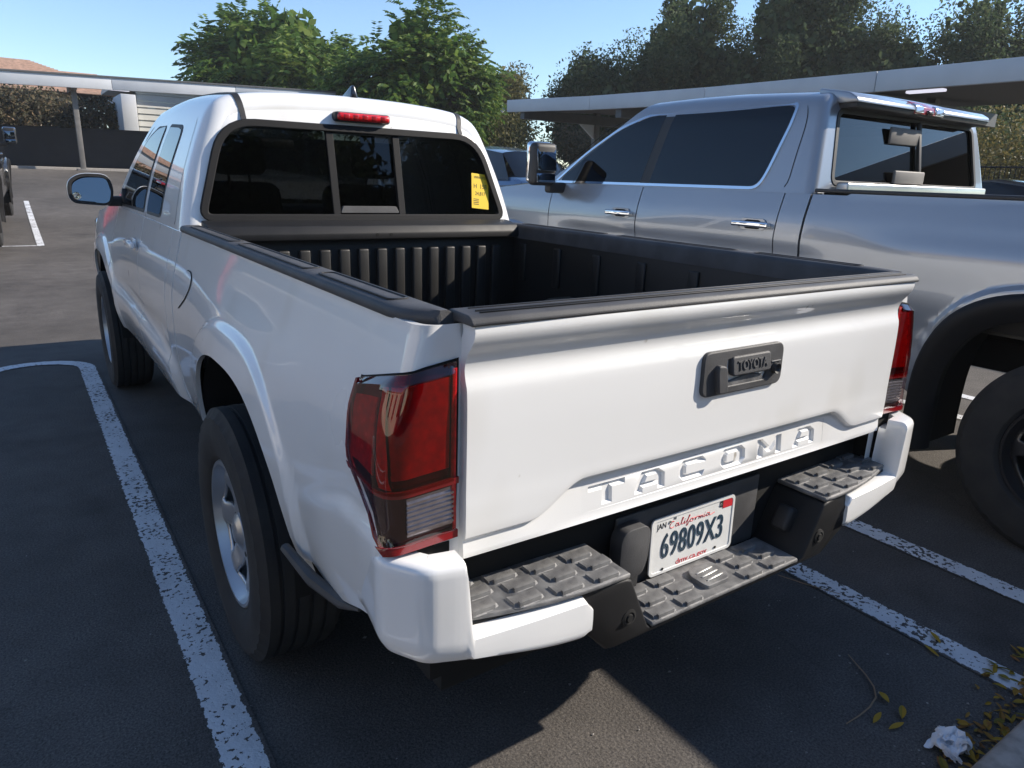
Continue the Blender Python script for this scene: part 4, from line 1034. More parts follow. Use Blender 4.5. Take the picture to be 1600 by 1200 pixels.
# ------------------------------------------------------------------ the silver crew-cab pickup (and the black one across the aisle)
def big_pickup(name, paint, trim, rim, loc, rz=0):
    """crew-cab heavy pickup, origin on the ground under its centre line; local +y is forward"""
    root = empty(name, loc, rz)
    YR_, YF_ = -.12, 3.94
    S = dict(pz=[.42, .52, .60, .75, .90, 1.05, 1.18, 1.28, 1.36, 1.42], px=[.93, .985, 1.005, 1.018, 1.022, 1.018, 1.020, 1.008, .985, .965],
             arches=[(YR_, .43, .585, .600, 3.0, .030, .16), (YF_, .43, .575, .60, 3.0, .030, .16)], zrock=.56)
    def ex(y, z): return -.012*np.exp(-((z-1.10)/.045)**2)*sst(1.0, 1.3, y)*sst(3.3, 3.0, y)+.016*sst(.72, .62, z)*sst(.9, 1.1, y)*sst(3.2, 3.0, y)-.07*sst(4.2, 4.75, y)**2-.02*sst(-.9, -1.3, y) \
        + .018*sst(1.30, 1.16, z)*sst(1.0, .6, y)*sst(-1.2, -.9, y)*sst(.82, 1.02, z)
    S['extra'] = ex
    X = make_X(S); ZB = zbot_fn(S)
    zt = lambda y: 1.43 if y < 1.0 else (1.415 if y < 3.3 else 1.415-.10*float(sst(3.3, 4.7, y)))
    side_pair('bedside', side_grid(S, X, ZB, zt, ycols(S, -1.32, 1.195, .03), 44), paint, root)
    side_pair('rear_door_panel', side_grid(S, X, ZB, zt, ycols(S, 1.362, 2.398, .05), 36), paint, root)
    side_pair('cab_corner', side_grid(S, X, ZB, zt, ycols(S, 1.208, 1.355, .05), 30), paint, root)
    side_pair('front_door_panel', side_grid(S, X, ZB, zt, ycols(S, 2.406, 3.318, .05), 36), paint, root)
    side_pair('front_fender', side_grid(S, X, ZB, zt, ycols(S, 3.326, 4.72, .05), 36), paint, root)
    for m_ in (False, True):
        mgrid('inner_skin', side_grid(S, X, lambda y: ZB(y)+.012, lambda y: zt(y)-.012, ycols(S, -1.25, 4.6, .2), 10, .035), 'void_black', root, mirror=m_, flip=True)
    G = []
    for y in np.linspace(3.2, 4.72, 16):
        xe = float(X(y, zt(y)))-.004; G.append([(x*xe, y, zt(y)+.06*(1-x**4)) for x in np.linspace(-1, 1, 17)])
    mgrid('hood', np.array(G), paint, root)
    poly_extrude('grille', [(-.80, .65), (.80, .65), (.82, 1.30), (-.82, 1.30)], 'y', 4.66, 4.78, 'black_plastic', root, bev=.03)
    poly_extrude('front_bumper', [(-.95, .45), (.95, .45), (.95, .72), (-.95, .72)], 'y', 4.62, 4.86, 'chrome', root, bev=.05)
    for s in (-1, 1): box('headlight', (s*.84-.10, 4.62, .98), (s*.84+.10, 4.76, 1.28), 'lamp_silver', root, bev=.03)
    box('underbody', (-.55, -1.25, .64), (.55, 4.6, .78), 'void_black', root, bev=0)
    for A in S['arches']:
        yc, zc, a, b, n = A[:5]
        th = np.linspace(-.10, math.pi+.10, 44)
        def ap(t, g): return (yc-(a+g)*math.copysign(abs(math.cos(t))**(2/n), math.cos(t)), zc+(b+g)*math.copysign(abs(math.sin(t))**(2/n), math.sin(t)))
        for s in (-1, 1):
            G = []; Gl = []
            for t in th:
                yo, zo = ap(t, .060); yi, zi = ap(t, .004); ym, zm = ap(t, .034); yn, zn = ap(t, -.05)
                bx = max(float(X(yo, max(zo, .56))), .98)
                G.append([(s*(bx+.002), yo, zo), (s*(bx+.020), (yo*.8+ym*.2), (zo*.8+zm*.2)), (s*(bx+.030), ym, zm), (s*(bx+.026), yi, zi), (s*(bx-.02), yn, zn), (s*(bx-.06), yn, zn)])
                Gl.append([(s*.99, yi, zi), (s*.6, yi, zi)])
            o = mgrid('fender_flare', np.array(G), 'frame_black', root, flip=(s < 0), ang=50)
            mgrid('wheel_well', np.array(Gl), 'void_black', root)
    for s in (-1, 1):
        for y in (YR_, YF_): wheel(root, s*.87, y, .425, .425, .245, .285, rim, 6, chrome=(rim == 'chrome'), holes=(.34, .86, .72))
        poly_extrude('mud_flap', [(s*.76, .30), (s*1.02, .33), (s*1.035, .56), (s*.76, .56)], 'y', YR_-.585, YR_-.57, 'black_plastic', root, bev=.004)
    # bed
    bedp = empty('truck_bed', (0, 0, 0)); bedp.parent = root
    box('bed_floor', (-.88, -1.25, .86), (.88, 1.16, .90), 'liner_plastic', bedp, bev=0)
    box('bed_headboard', (-.88, 1.13, .88), (.88, 1.17, 1.40), 'liner_plastic', bedp, bev=.005)
    for s in (-1, 1):
        box('bed_side_wall', (min(s*.86, s*.92), -1.28, .88), (max(s*.86, s*.92), 1.17, 1.425), 'liner_plastic', bedp, bev=.005)
        box('rail_cover', (min(s*.85, s*.972), -1.31, 1.424), (max(s*.85, s*.972), 1.19, 1.444), 'black_plastic', bedp, bev=.008, seg=3)
        box('tail_light', (min(s*.86, s*1.0), -1.335, .95), (max(s*.86, s*1.0), -1.26, 1.30), 'red_lens_solid', root, bev=.03)
    poly_extrude('tailgate', [(-.85, .86), (.85, .86), (.85, 1.42), (-.85, 1.42)], 'y', -1.335, -1.27, paint, root, bev=.012)
    poly_extrude('rear_bumper', [(-1.0, .55), (1.0, .55), (1.0, .80), (-1.0, .80)], 'y', -1.47, -1.27, 'chrome', root, bev=.03)
    # cab
    C = dict(sec=[(.968, 1.415), (.945, 1.50), (.912, 1.62), (.880, 1.73), (.855, 1.81), (.825, 1.868), (.775, 1.905), (.68, 1.926), (.45, 1.938), (.2, 1.943), (0, 1.944)],
             rc=.055, yb=1.20, lean=.17, yws=3.42, wslope=1.70, crown=.035, roofL=1.9, wr=.05)
    win_ = [(-.800, 1.470), (.800, 1.470), (.735, 1.838), (-.735, 1.838)]
    (ct_, cx_, cz_, cp_, cf_), pl_, hole_ = cab_shell(C, paint, root, None, None, win_)
    Xg = pch(cz_[:34], cx_[:34])
    box('cab_lower_back', (-.93, 1.20, .70), (.93, 1.23, 1.43), paint, root, bev=.01)
    rwf = curve2d('rear_window_frame', [offs(hole_, .008), offs(hole_, -.014)[::-1]], .004, .002, 'black_plastic', root, fn=lambda x, z, w_: pl_(x, z, w_+.002))
    curve2d('window_pane', [hole_], 0, 0, 'tint_glass', rwf, fn=lambda x, z, w_: pl_(x, z, w_-.008))
    box('window_mullion', (.055, 1.225, 1.475), (.085, 1.245, 1.83), 'black_plastic', rwf, bev=.004, rot=Matrix.Rotation(R(-9.6), 4, 'X'))
    box('cab_ledge', (-.78, 1.13, 1.405), (.77, 1.196, 1.478), 'bright_metal', root, bev=.010, seg=3)
    box('window_sensor_box', (-.25, 1.243, 1.695), (.08, 1.257, 1.785), 'carport_post', rwf, bev=.008)
    box('window_lower_box', (-.22, 1.196, 1.480), (.11, 1.214, 1.555), 'carport_post', rwf, bev=.008)
    # spoiler with the high brake lamp
    sp = empty('roof_spoiler', (0, 0, 0)); sp.parent = root
    for (a, b) in ((-.735, -.16), (.16, .735)):
        poly_extrude('spoiler_wing', [(1.175, 1.872), (1.185, 1.896), (1.230, 1.922), (1.400, 1.950), (1.400, 1.90), (1.270, 1.868)], 'x', a, b, paint, sp, bev=.008, seg=2)
    poly_extrude('spoiler_centre', [(1.180, 1.858), (1.188, 1.897), (1.230, 1.924), (1.400, 1.952), (1.400, 1.90), (1.270, 1.856)], 'x', -.159, .159, 'red_lens_solid', sp, bev=.004)
    for (a, b) in ((-.155, -.07), (.07, .155)): poly_extrude('cargo_lamp', [(1.174, 1.864), (1.181, 1.898), (1.200, 1.912), (1.220, 1.912), (1.220, 1.862)], 'x', a, b, 'lamp_silver', sp, bev=.004)
    poly_extrude('spoiler_underside', [(1.190, 1.848), (1.270, 1.842), (1.400, 1.86), (1.400, 1.885), (1.185, 1.871)], 'x', -.72, .72, 'black_plastic', sp, bev=.003)
    box('rear_camera', (-.03, 1.168, 1.858), (.03, 1.20, 1.882), 'lamp_black', sp, bev=.008)
    G = []
    for k in range(0, 36): G.append([(x*cx_[k]*.985, cf_(k)+.18*(1-x*x), cz_[k]) for x in np.linspace(-1, 1, 13)])
    mgrid('windscreen', np.array(G), 'tint_glass', root)
    rq = densify(rpoly([(1.57, 1.440), (2.36, 1.438), (2.30, 1.858), (1.45, 1.862), (1.455, 1.78), (1.52, 1.50)], [.05, .01, .01, .05, .05, .10]))
    fq = densify(rpoly([(2.44, 1.438), (3.28, 1.432), (3.02, 1.62), (2.76, 1.775), (2.52, 1.850), (2.375, 1.858)], [.01, .06, .10, .10, .05, .01]))
    for q, nm in ((rq, 'rear_door_glass'), (fq, 'front_door_glass')):
        side_poly(nm, q, Xg, 'dark_glass', root, .004, 0)
        side_poly('window_backing', offs(q, .002), Xg, 'void_black', root, .0006, 0)
    al = densify(rpoly([(1.55, 1.426), (3.34, 1.418), (3.05, 1.634), (2.77, 1.792), (2.52, 1.868), (2.30, 1.876), (1.435, 1.880), (1.435, 1.78), (1.505, 1.48)], [.05, .05, .10, .10, .05, .01, .05, .05, .10]))
    side_poly('window_trim', al, Xg, trim, root, .003, .003, .0015, holes=[offs(al, -.016)[::-1]])
    side_poly('pillar_cover', [(2.36, 1.437), (2.44, 1.437), (2.378, 1.862), (2.30, 1.862)], Xg, 'black_plastic', root, .002, .001)
    # seams on the upper cab
    for line in ([(1.358, 1.415), (1.36, 1.60), (1.355, 1.80), (1.41, 1.888), (1.7, 1.90), (2.5, 1.892), (2.85, 1.80), (3.36, 1.47)],):
        pts = rpoly(line, .10)[3:-3]
        for s in (1, -1):
            V = []; F = []
            for i, (y, z) in enumerate(pts):
                x = float(Xg(z))+.0012; a = Vector(pts[max(i-1, 0)]); b = Vector(pts[min(i+1, len(pts)-1)]); t = (b-a).normalized(); nn = Vector((-t.y, t.x))*.0025
                V += [(-s*x, y+nn.x, z+nn.y), (-s*x, y-nn.x, z-nn.y)]
            for i in range(len(pts)-1): F.append((2*i, 2*i+1, 2*i+3, 2*i+2))
            mk('door_seam', V, F, 'void_black', root, smooth=False)
    for s in (-1, 1):
        for y in (1.50, 2.545):
            h = empty('door_handle', (s*(float(X(y, 1.245))+.0), y, 1.245)); h.parent = root
            o = curve2d('handle_recess', [rrect(-.085, .085, -.030, .030, .028)], .002, .002, paint, h, fn=lambda a, b, w_: (s*(.001+w_), a, b))
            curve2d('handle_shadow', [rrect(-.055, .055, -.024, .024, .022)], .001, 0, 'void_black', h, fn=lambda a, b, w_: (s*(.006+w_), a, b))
            box('handle_bar', (min(s*.022, s*.042), -.118, -.014), (max(s*.022, s*.042), .118, .016), 'chrome', h, bev=.010, seg=3)
            for q in (-.10, .10): box('handle_foot', (min(0, s*.03), q-.014, -.012), (max(0, s*.03), q+.014, .013), 'chrome', h, bev=.005)
        # towing mirror
        tm = empty('door_mirror', (0, 0, 0)); tm.parent = root
        x0, x1 = s*1.075, s*1.275
        box('mirror_head', (min(x0, x1), 3.165, 1.395), (max(x0, x1), 3.27, 1.685), 'black_plastic', tm, bev=.035, seg=4)
        box('mirror_cap', (min(x0, x1)-.004, 3.22, 1.41), (max(x0, x1)+.004, 3.285, 1.692), 'chrome', tm, bev=.03, seg=4)
        box('mirror_pane', (min(x0, x1)+.018, 3.160, 1.495), (max(x0, x1)-.018, 3.170, 1.668), 'mirror_glass', tm, bev=.004, rot=Matrix.Rotation(R(-7), 4, 'X'))
        box('spot_mirror', (min(x0, x1)+.02, 3.160, 1.415), (max(x0, x1)-.02, 3.168, 1.480), 'mirror_glass', tm, bev=.004, rot=Matrix.Rotation(R(-7), 4, 'X'))
        box('mirror_arm', (min(s*.96, s*1.12), 3.19, 1.345), (max(s*.96, s*1.12), 3.26, 1.42), 'black_plastic', tm, bev=.02, seg=3)
    box('roof_fin', (-.02, 1.75, 1.96), (.02, 1.92, 2.03), paint, root, bev=.015)
    for s in (-1, 1):
        box('seat_back', (s*.45-.26, 2.2, 1.0), (s*.45+.26, 2.36, 1.62), 'seat_cloth', root, bev=.07, seg=3)
        box('headrest', (s*.45-.14, 2.16, 1.63), (s*.45+.14, 2.26, 1.80), 'seat_cloth', root, bev=.04, seg=3)
    return root
sil = big_pickup('crew_cab_pickup', 'silver_paint', 'chrome', 'rim_black', (3.005, 0, 0))
tag(sil, 'silver grey crew-cab pickup with chrome window trim parked beside the white truck', 'pickup')
blk = big_pickup('crew_cab_pickup', 'black_paint', 'chrome', 'chrome', (-2.49, 12.7, float(gz(14.6))-.02))
blk.rotation_euler = (R(3.0), 0, R(-2.8))
tag(blk, 'black pickup with chrome wheels cut by the left edge, across the aisle', 'pickup')

# ------------------------------------------------------------------ carports, fence, buildings
def post(parent, x, y, z0, z1, w_=.16):
    box('post', (x-w_/2, y-w_/2, z0), (x+w_/2, y+w_/2, z1), 'carport_post', parent, bev=.01)
    box('base_plate', (x-.2, y-.2, z0-.05), (x+.2, y+.2, z0+.06), 'carport_post', parent, bev=.02)
def sheared(o, axis, k, ref):
    for v in o.data.vertices: v.co.z += k*(v.co[axis]-ref)
    return o
lc = empty('carport', (0, 28, 0)); lc.location = (0, 0, 0)
tag(lc, 'grey carport with pale fascia along the far dark fence at left', 'carport')
sl_ = .028
for a in np.arange(-34, 24, 4.0):
    sheared(box('fascia_panel', (a+.006, 27.70, 3.70), (a+3.994, 27.78, 4.08), 'carport_fascia', lc, bev=.01), 0, sl_, -1)
sheared(box('roof_deck', (-34, 27.78, 3.92), (24, 29.9, 4.00), 'carport_deck', lc, bev=0), 0, sl_, -1)
sheared(box('roof_gutter', (-34, 27.66, 4.08), (24, 27.80, 4.13), 'carport_deck', lc, bev=0), 0, sl_, -1)
for x in (-30, -22.2, -14.5, -6.8, .90, 8.7, 16.5):
    post(lc, x, 28.2, 1.15, 3.74+sl_*(x+1)); box('roof_beam', (x-.08, 27.8, 3.66+sl_*(x+1)), (x+.08, 29.8, 3.92+sl_*(x+1)), 'carport_post', lc, bev=0)
    box('light_fixture', (x+.5, 28.3, 3.78+sl_*(x+1)), (x+1.7, 28.5, 3.84+sl_*(x+1)), 'lamp_tube', lc, bev=.01)
rc_ = empty('carport'); tag(rc_, 'long grey carport with flat fascia behind the silver pickup', 'carport')
for a in np.arange(-8, 15.5, 3.4):
    b = a+3.39; 
    o = box('fascia_panel', (9.95, a, 2.90), (10.03, b, 3.20), 'carport_fascia', rc_, bev=.01)
    for v in o.data.vertices: v.co.z += float(gz(max(v.co.y, 6)))*.9
o = mgrid('roof_deck', np.array([[(10.03, y, 3.14+float(gz(max(y, 6)))*.9), (15.2, y, 3.36+float(gz(max(y, 6)))*.9)] for y in np.linspace(-8, 15.8, 15)]), 'carport_deck', rc_)
o = mgrid('roof_soffit', np.array([[(10.03, y, 2.95+float(gz(max(y, 6)))*.9), (15.2, y, 3.16+float(gz(max(y, 6)))*.9)] for y in np.linspace(-8, 15.8, 15)]), 'carport_deck', rc_)
for y in (-5, .5, 6, 11.5, 15.2):
    g_ = float(gz(y)); post(rc_, 12.6, y, g_, 3.1+g_); box('roof_beam', (10.05, y-.09, 2.72+g_), (15, y+.09, 2.96+g_), 'carport_deck', rc_, bev=0)
    poly_extrude('beam_gusset', [(12.0, 2.72+g_), (12.6, 2.72+g_), (12.6, 2.3+g_)], 'y', y-.03, y+.03, 'carport_fascia', rc_)
for y in (5.05,): box('light_fixture', (10.38, y-.28, 2.90+float(gz(y))), (10.50, y+.28, 2.94+float(gz(y))), 'lamp_tube', rc_, bev=.01)
# dark mesh fence at the far left
mf = empty('mesh_fence'); tag(mf, 'dark screened chain-link fence along the far edge of the lot', 'fence')
for k, a in enumerate(np.arange(-38, 16, 3.0)):
    G = np.array([[(a+3.0*i/8, 29.6+.03*math.sin(5*i+k), z) for i in range(9)] for z in np.linspace(1.15, 2.52, 5)])
    for i in range(9): G[:, i, 2] += .012*(G[:, i, 0]+1)*np.linspace(0, 1, 5)
    sc_ = mgrid('fence_screen', G, 'fence_mesh', mf)
    tube('fence_post', [(a, 29.66, 1.1), (a, 29.66, 2.6)], .035, 'iron_black', mf, n=8)
tube('top_rail', [(-38, 29.64, 2.09), (16, 29.64, 2.74)], .025, 'iron_black', mf, n=6)
kb = box('far_kerb', (-38, 28.9, 1.0), (16, 29.4, 1.24), 'concrete', bev=.02); kb['kind'] = 'structure'
# storage building with lapped metal siding
sh = empty('storage_building'); tag(sh, 'pale grey storage shed with horizontal metal siding behind the carport', 'shed')
for k in range(13):
    z = 1.2+k*.235
    o = poly_extrude('siding_board', [(31.4, z), (31.36, z+.005), (31.40, z+.228), (31.46, z+.228), (31.46, z)], 'x', 3.18, 9.2, 'container_metal', sh)
box('shed_end', (2.62, 31.0, 1.15), (3.14, 35.5, 3.95), 'carport_fascia', sh, bev=.02)
box('shed_door_frame', (3.12, 31.34, 1.15), (3.20, 31.5, 4.2), 'iron_black', sh, bev=.01)
poly_extrude('shed_roof', [(31.0, 4.22), (31.0, 4.30), (33.5, 4.78), (36, 4.3), (36, 4.22)], 'x', 2.5, 9.6, 'container_metal', sh)
hs = empty('house'); tag(hs, 'tan house with orange clay tile roof beyond the left carport', 'house')
box('wall', (-16, 46, .8), (2.4, 56, 5.1), 'stucco', hs, bev=0)
def roof(parent, x0, x1, y0, y1, z0, z1, ins):
    V = [(x0, y0, z0), (x1, y0, z0), (x1, y1, z0), (x0, y1, z0), (x0+ins, (y0+y1)/2, z1), (x1-ins, (y0+y1)/2, z1)]
    F = [(0, 1, 5, 4), (2, 3, 4, 5), (1, 2, 5), (3, 0, 4), (3, 2, 1, 0)]
    rf = mk('roof', V, F, 'roof_tile', parent, smooth=False)
    n = 26
    for k in range(n):                                   # courses of clay tile as ridged rows on the front slope
        t = (k+.5)/n; y = y0+((y0+y1)/2-y0)*t; z = z0+(z1-z0)*t; xa = x0+ins*t; xb = x1-ins*t
        box('tile_course', (xa, y-.10, z-.02), (xb, y+.06, z+.07), 'roof_tile', rf, bev=0)
roof(hs, -16, 5.0, 45, 57, 4.9, 6.85, 4.4); roof(hs, -3, 5.4, 45.5, 54, 4.9, 6.30, 1.6)
for x in (-13, -8, -3): 
    wdw = box('window', (x, 45.92, 2.6), (x+1.6, 46.05, 4.0), 'plate_white', hs, bev=0); box('pane', (x+.1, 45.90, 2.7), (x+1.5, 45.93, 3.9), 'dark_glass', wdw, bev=0)
# iron fence on the right
fe = empty('iron_fence'); tag(fe, 'black iron picket fence under the shrubs at the right edge', 'fence')
for k in range(90):
    y = -1+k*.115; tube('picket', [(19.3, y, .1), (19.3, y, 2.14)], .012, 'iron_black', fe, n=4)
for z in (2.10, .35): tube('fence_rail', [(19.3, -1, z), (19.3, 9.4, z)], .022, 'iron_black', fe, n=6)

# ------------------------------------------------------------------ trees and shrubs
def unit(n): 
    v = RNG.normal(size=(n, 3)); return v/np.linalg.norm(v, axis=1)[:, None]
def leaf_quads(P, D, size, asp=.5, droop=None):
    """one diamond leaf per point: P centre, D direction"""
    n = len(P); nrm = unit(n); S = np.cross(D, nrm); S /= np.linalg.norm(S, axis=1)[:, None]+1e-9
    L = size*(.7+.6*RNG.random(n))[:, None]
    a = P-D*L/2; c = P+D*L/2; m1 = P+S*L*asp/2-D*L*.08; m2 = P-S*L*asp/2-D*L*.08
    return np.stack([a, m1, c, m2], 1).reshape(-1, 3)
def crown_pts(c, r, n, lobes, shell_=.55, rl=(.25, .45)):
    """points spread over many overlapping clumps inside an ellipsoid"""
    c = np.array(c); r = np.array(r)
    d = unit(lobes); rad = (shell_+(1-shell_)*RNG.random(lobes))**.8
    lc_ = d*rad[:, None]*.85; lr = RNG.uniform(*rl, lobes)
    idx = RNG.integers(0, lobes, n); q = unit(n)*(RNG.random(n)**.52)[:, None]*lr[idx][:, None]
    p = lc_[idx]+q
    return c+p*r, (p/(np.linalg.norm(p, axis=1)[:, None]+1e-6)), lc_*r+c
def tree(name, base, top, r, cz, n, size, m, label, cat='tree', lobes=60, asp=.5, fronds=False, group=None, rl=(.22, .42), shell_=.5):
    o = empty(name, base); tag(o, label, cat, group)
    b = np.array(base)
    C = np.array([0, 0, cz]); 
    pts, dr, lcs = crown_pts(C, r, n, lobes, shell_, rl)
    if fronds:
        k = n; ax = dr*.8+unit(k)*.6+np.array([0, 0, -.15]); ax /= np.linalg.norm(ax, axis=1)[:, None]
        P = []; D = []
        side = np.cross(ax, np.array([0, 0, 1.])); side /= np.linalg.norm(side, axis=1)[:, None]+1e-6
        Lf = size*2.05*(.7+.6*RNG.random(k))
        for j in range(6):
            t = (j+.5)/6
            cen = pts+ax*(Lf*t)[:, None]+np.array([0, 0, -1.])*(.22*Lf*t*t)[:, None]
            for s in (1, -1):
                d_ = side*s*.8+ax*.5+np.array([0, 0, -.35]); d_ /= np.linalg.norm(d_, axis=1)[:, None]
                P.append(cen+d_*size*.45); D.append(d_)
        P = np.concatenate(P); D = np.concatenate(D)
        V = leaf_quads(P, D, size, asp)
    else:
        D = dr*.5+unit(len(pts)); D /= np.linalg.norm(D, axis=1)[:, None]
        V = leaf_quads(pts, D, size, asp)
    if not fronds:
        p2, d2, _ = crown_pts(C, np.array(r)*.86, n//4, lobes, .35, rl); V = np.concatenate([V, leaf_quads(p2, unit(len(p2)), size*2.1, .7)])
    else:
        p2, d2, _ = crown_pts(C, np.array(r)*.80, n*2, lobes, .3, rl); V = np.concatenate([V, leaf_quads(p2, unit(len(p2)), size*1.5, .6)])
    np_mesh('crown', V, 4, m, o)
    # trunk and limbs
    if top:
        zt_ = cz-r[2]*.55
        tr = tube('trunk', [(0, 0, -.3), (.06, .03, zt_*.4), (-.05, .05, zt_*.75), (.02, 0, zt_+.3)], [top, top*.85, top*.75, top*.6], 'bark', o, n=10)
        for k in range(9):
            e = lcs[RNG.integers(0, len(lcs))]; s0 = np.array([0, 0, zt_*(.65+.35*RNG.random())])
            md = s0*.5+e*.5+np.array([0, 0, .3]); tube('limb', [s0, md, e], [top*.5, top*.32, top*.1], 'bark', o, n=6)
    return o
GRP = 'trees beyond the lot'
tree('feathery_tree', (11.0, 38.7, 1.1), .20, (4.8, 4.8, 3.4), 4.9, 3600, .34, 'leaf_green', 'bright green feathery tree nearest the left carport, left of the roof fin', lobes=34, asp=.34, fronds=True, rl=(.22, .42))
tree('feathery_tree', (13.3, 27.6, 1.0), .18, (3.5, 3.5, 3.2), 3.75, 3600, .27, 'leaf_green', 'darker green feathery tree standing behind the white cab roof', lobes=40, asp=.34, fronds=True, rl=(.22, .42))
tree('olive_tree', (18.2, 29.5, 1.0), .14, (2.4, 2.4, 2.6), 3.2, 18000, .15, 'leaf_olive', 'dull olive tree between the feathery trees and the right carport', lobes=50)
tree('oak_tree', (23.2, 27.5, .6), .25, (2.6, 3.2, 3.4), 3.8, 28000, .16, 'leaf_oak', 'leftmost dark oak of the row, low against the sky', lobes=60)
tree('oak_tree', (26.3, 24.6, .6), .30, (3.6, 3.8, 4.9), 5.2, 44000, .16, 'leaf_oak', 'tall dense oak cut by the top of the picture, left of the silver cab', lobes=40, rl=(.14, .38), shell_=.62)
tree('oak_tree', (28.6, 20.6, .6), .30, (3.8, 3.8, 5.2), 5.4, 44000, .16, 'leaf_oak', 'dark oak rising straight behind the silver cab roof', lobes=40, rl=(.14, .38), shell_=.62)
tree('oak_tree', (30.2, 17.4, .6), .30, (2.9, 2.9, 3.6), 4.6, 28000, .15, 'leaf_oak', 'oak with a dip in its crown above the roof spoiler', lobes=55, rl=(.17, .32))
tree('oak_tree', (31.6, 14.2, .6), .30, (3.0, 3.0, 4.6), 4.6, 34000, .15, 'leaf_oak', 'rightmost oak with small bright gaps in its crown', lobes=40, rl=(.14, .38), shell_=.62)
tree('oak_tree', (33.5, 10.5, .6), .30, (3.0, 3.0, 2.4), 2.8, 14000, .16, 'leaf_oak', 'oak at the right edge beyond the picket fence', lobes=60)
def shrub(name, c, r, n, size, m, label, lobes=30):
    o = empty(name, (c[0], c[1], 0)); tag(o, label, 'shrub')
    pts, dr, _ = crown_pts((0, 0, c[2]), r, n, lobes, .45, (.3, .5)); D = unit(n)
    np_mesh('foliage', leaf_quads(pts, D, size, .5), 4, m, o)
    for k in range(4): tube('stem', [(.1*k-.15, 0, 0), (.2*k-.3, .1, c[2])], [.05, .03], 'bark', o, n=5)
    return o
HB = [(-12, 'wide brown-green hedge bush far left behind the fence'), (-7.6, 'brown-green bush left of the one at the picture edge'), (-3.4, 'brown-green bush behind the fence at the left picture edge'), (-.2, 'brown-green bush behind the fence, left of the carport post'), (2.6, 'brown-green bush behind the fence between carport post and shed'),]
for x, lab in HB: shrub('hedge_bush', (x, 33.6, 2.7), (2.4, 1.5, 1.5), 13000, .16, 'leaf_hedge', lab)
shrub('dry_shrub', (22.0, 8.6, 1.7), (2.0, 2.6, 2.3), 14000, .11, 'leaf_dry', 'yellowish dry shrub behind the picket fence')
shrub('evergreen_shrub', (24.5, 11.5, 2.4), (2.6, 3.0, 2.6), 14000, .13, 'leaf_oak', 'dark shrub under the carport right of the silver cab')
shrub('evergreen_shrub', (16.6, 25.2, 2.0), (2.2, 2.0, 2.0), 12000, .14, 'leaf_olive', 'olive green shrub low between the white cab and the silver mirror')
shrub('evergreen_shrub', (20.6, 24.0, 1.8), (3.0, 2.2, 1.9), 12000, .13, 'leaf_hedge', 'olive shrub under the far end of the right carport')
shrub('evergreen_shrub', (24.8, 19.5, 1.8), (3.0, 2.6, 2.0), 12000, .13, 'leaf_oak', 'dark shrub behind the silver cab under the carport')

# ------------------------------------------------------------------ other parked cars
def sedan(name, paint, loc, rz, H=1.48, label='', Wd=.90, Ln=4.6):
    root = empty(name, loc, rz); tag(root, label, 'car')
    k = H/1.48
    st = [(-2.3, .55, .60, .78), (-2.22, .40, .95, .82), (-1.6, .30, 1.02, .88), (-.9, .28, 1.0, .90), (.8, .28, .98, .90), (1.6, .30, .92, .88), (2.15, .36, .80, .80), (2.3, .45, .66, .70)]
    G = []
    for y, zb_, zt_, xw in st:
        prof = [(-.0, zb_), (-xw*.92, zb_), (-xw, zb_+.15), (-xw*1.0, zt_*.75), (-xw*.94, zt_-.06), (-xw*.86, zt_), (0, zt_+.03)]
        row = prof+[(-p[0], p[1]) for p in prof[::-1][1:]]
        G.append([(p[0], y*Ln/4.6, p[1]*k) for p in row])
    mgrid('car_body', np.array(G), paint, root, fix=True, ang=50)
    gh = [(-1.75, 1.0, .72), (-1.0, 1.40, .60), (-.1, 1.48, .60), (.45, 1.42, .60), (1.25, .97, .72)]
    G = []
    for y, z, xw in gh:
        G.append([(x*xw, y*Ln/4.6, (z-.04*abs(x)**4)*k) for x in (-1, -.9, -.5, 0, .5, .9, 1)])
    mgrid('roof', np.array(G[1:4]), paint, root)
    mgrid('rear_window', np.array(G[0:2]), 'dark_glass', root); mgrid('windscreen', np.array(G[3:5]), 'dark_glass', root)
    for s in (-1, 1):
        mk('side_window', [(s*.84, -1.6*Ln/4.6, .98*k), (s*.84, 1.2*Ln/4.6, .95*k), (s*.60, .45, 1.38*k), (s*.60, -.1, 1.44*k), (s*.60, -1.0, 1.36*k)], [(0, 1, 2, 3, 4)], 'dark_glass', root, smooth=False)
        for y in (-1.4, 1.4):
            t = lathe('tyre', [(-.1, .20), (-.11, .30), (-.08, .325), (.08, .325), (.11, .30), (.1, .20)], 'rubber', root, n=32, c=(s*.80, y, .325)); lathe('rim', [(-.07*-s, 0), (-.09*-s, .10), (-.09*-s, .20), (.0, .21)], 'rim_silver', t, n=24, c=(s*.80, y, .325))
        box('tail_light', (min(s*.55, s*.82), -2.30*Ln/4.6, .78*k), (max(s*.55, s*.82), -2.16*Ln/4.6, .93*k), 'red_lens_solid', root, bev=.02)
        box('headlight', (min(s*.5, s*.76), 2.12*Ln/4.6, .60*k), (max(s*.5, s*.76), 2.28*Ln/4.6, .74*k), 'lamp_silver', root, bev=.02)
    return root
sedan('parked_car', 'blue_paint', (7.4, 12.2, .1), R(0), 1.95, 'blue car glimpsed between the white cab and the silver mirror')
sedan('parked_car', 'dark_paint', (8.2, 2.6, 0), R(180), 1.62, 'dark car whose roof shows past the silver cab at the right edge')

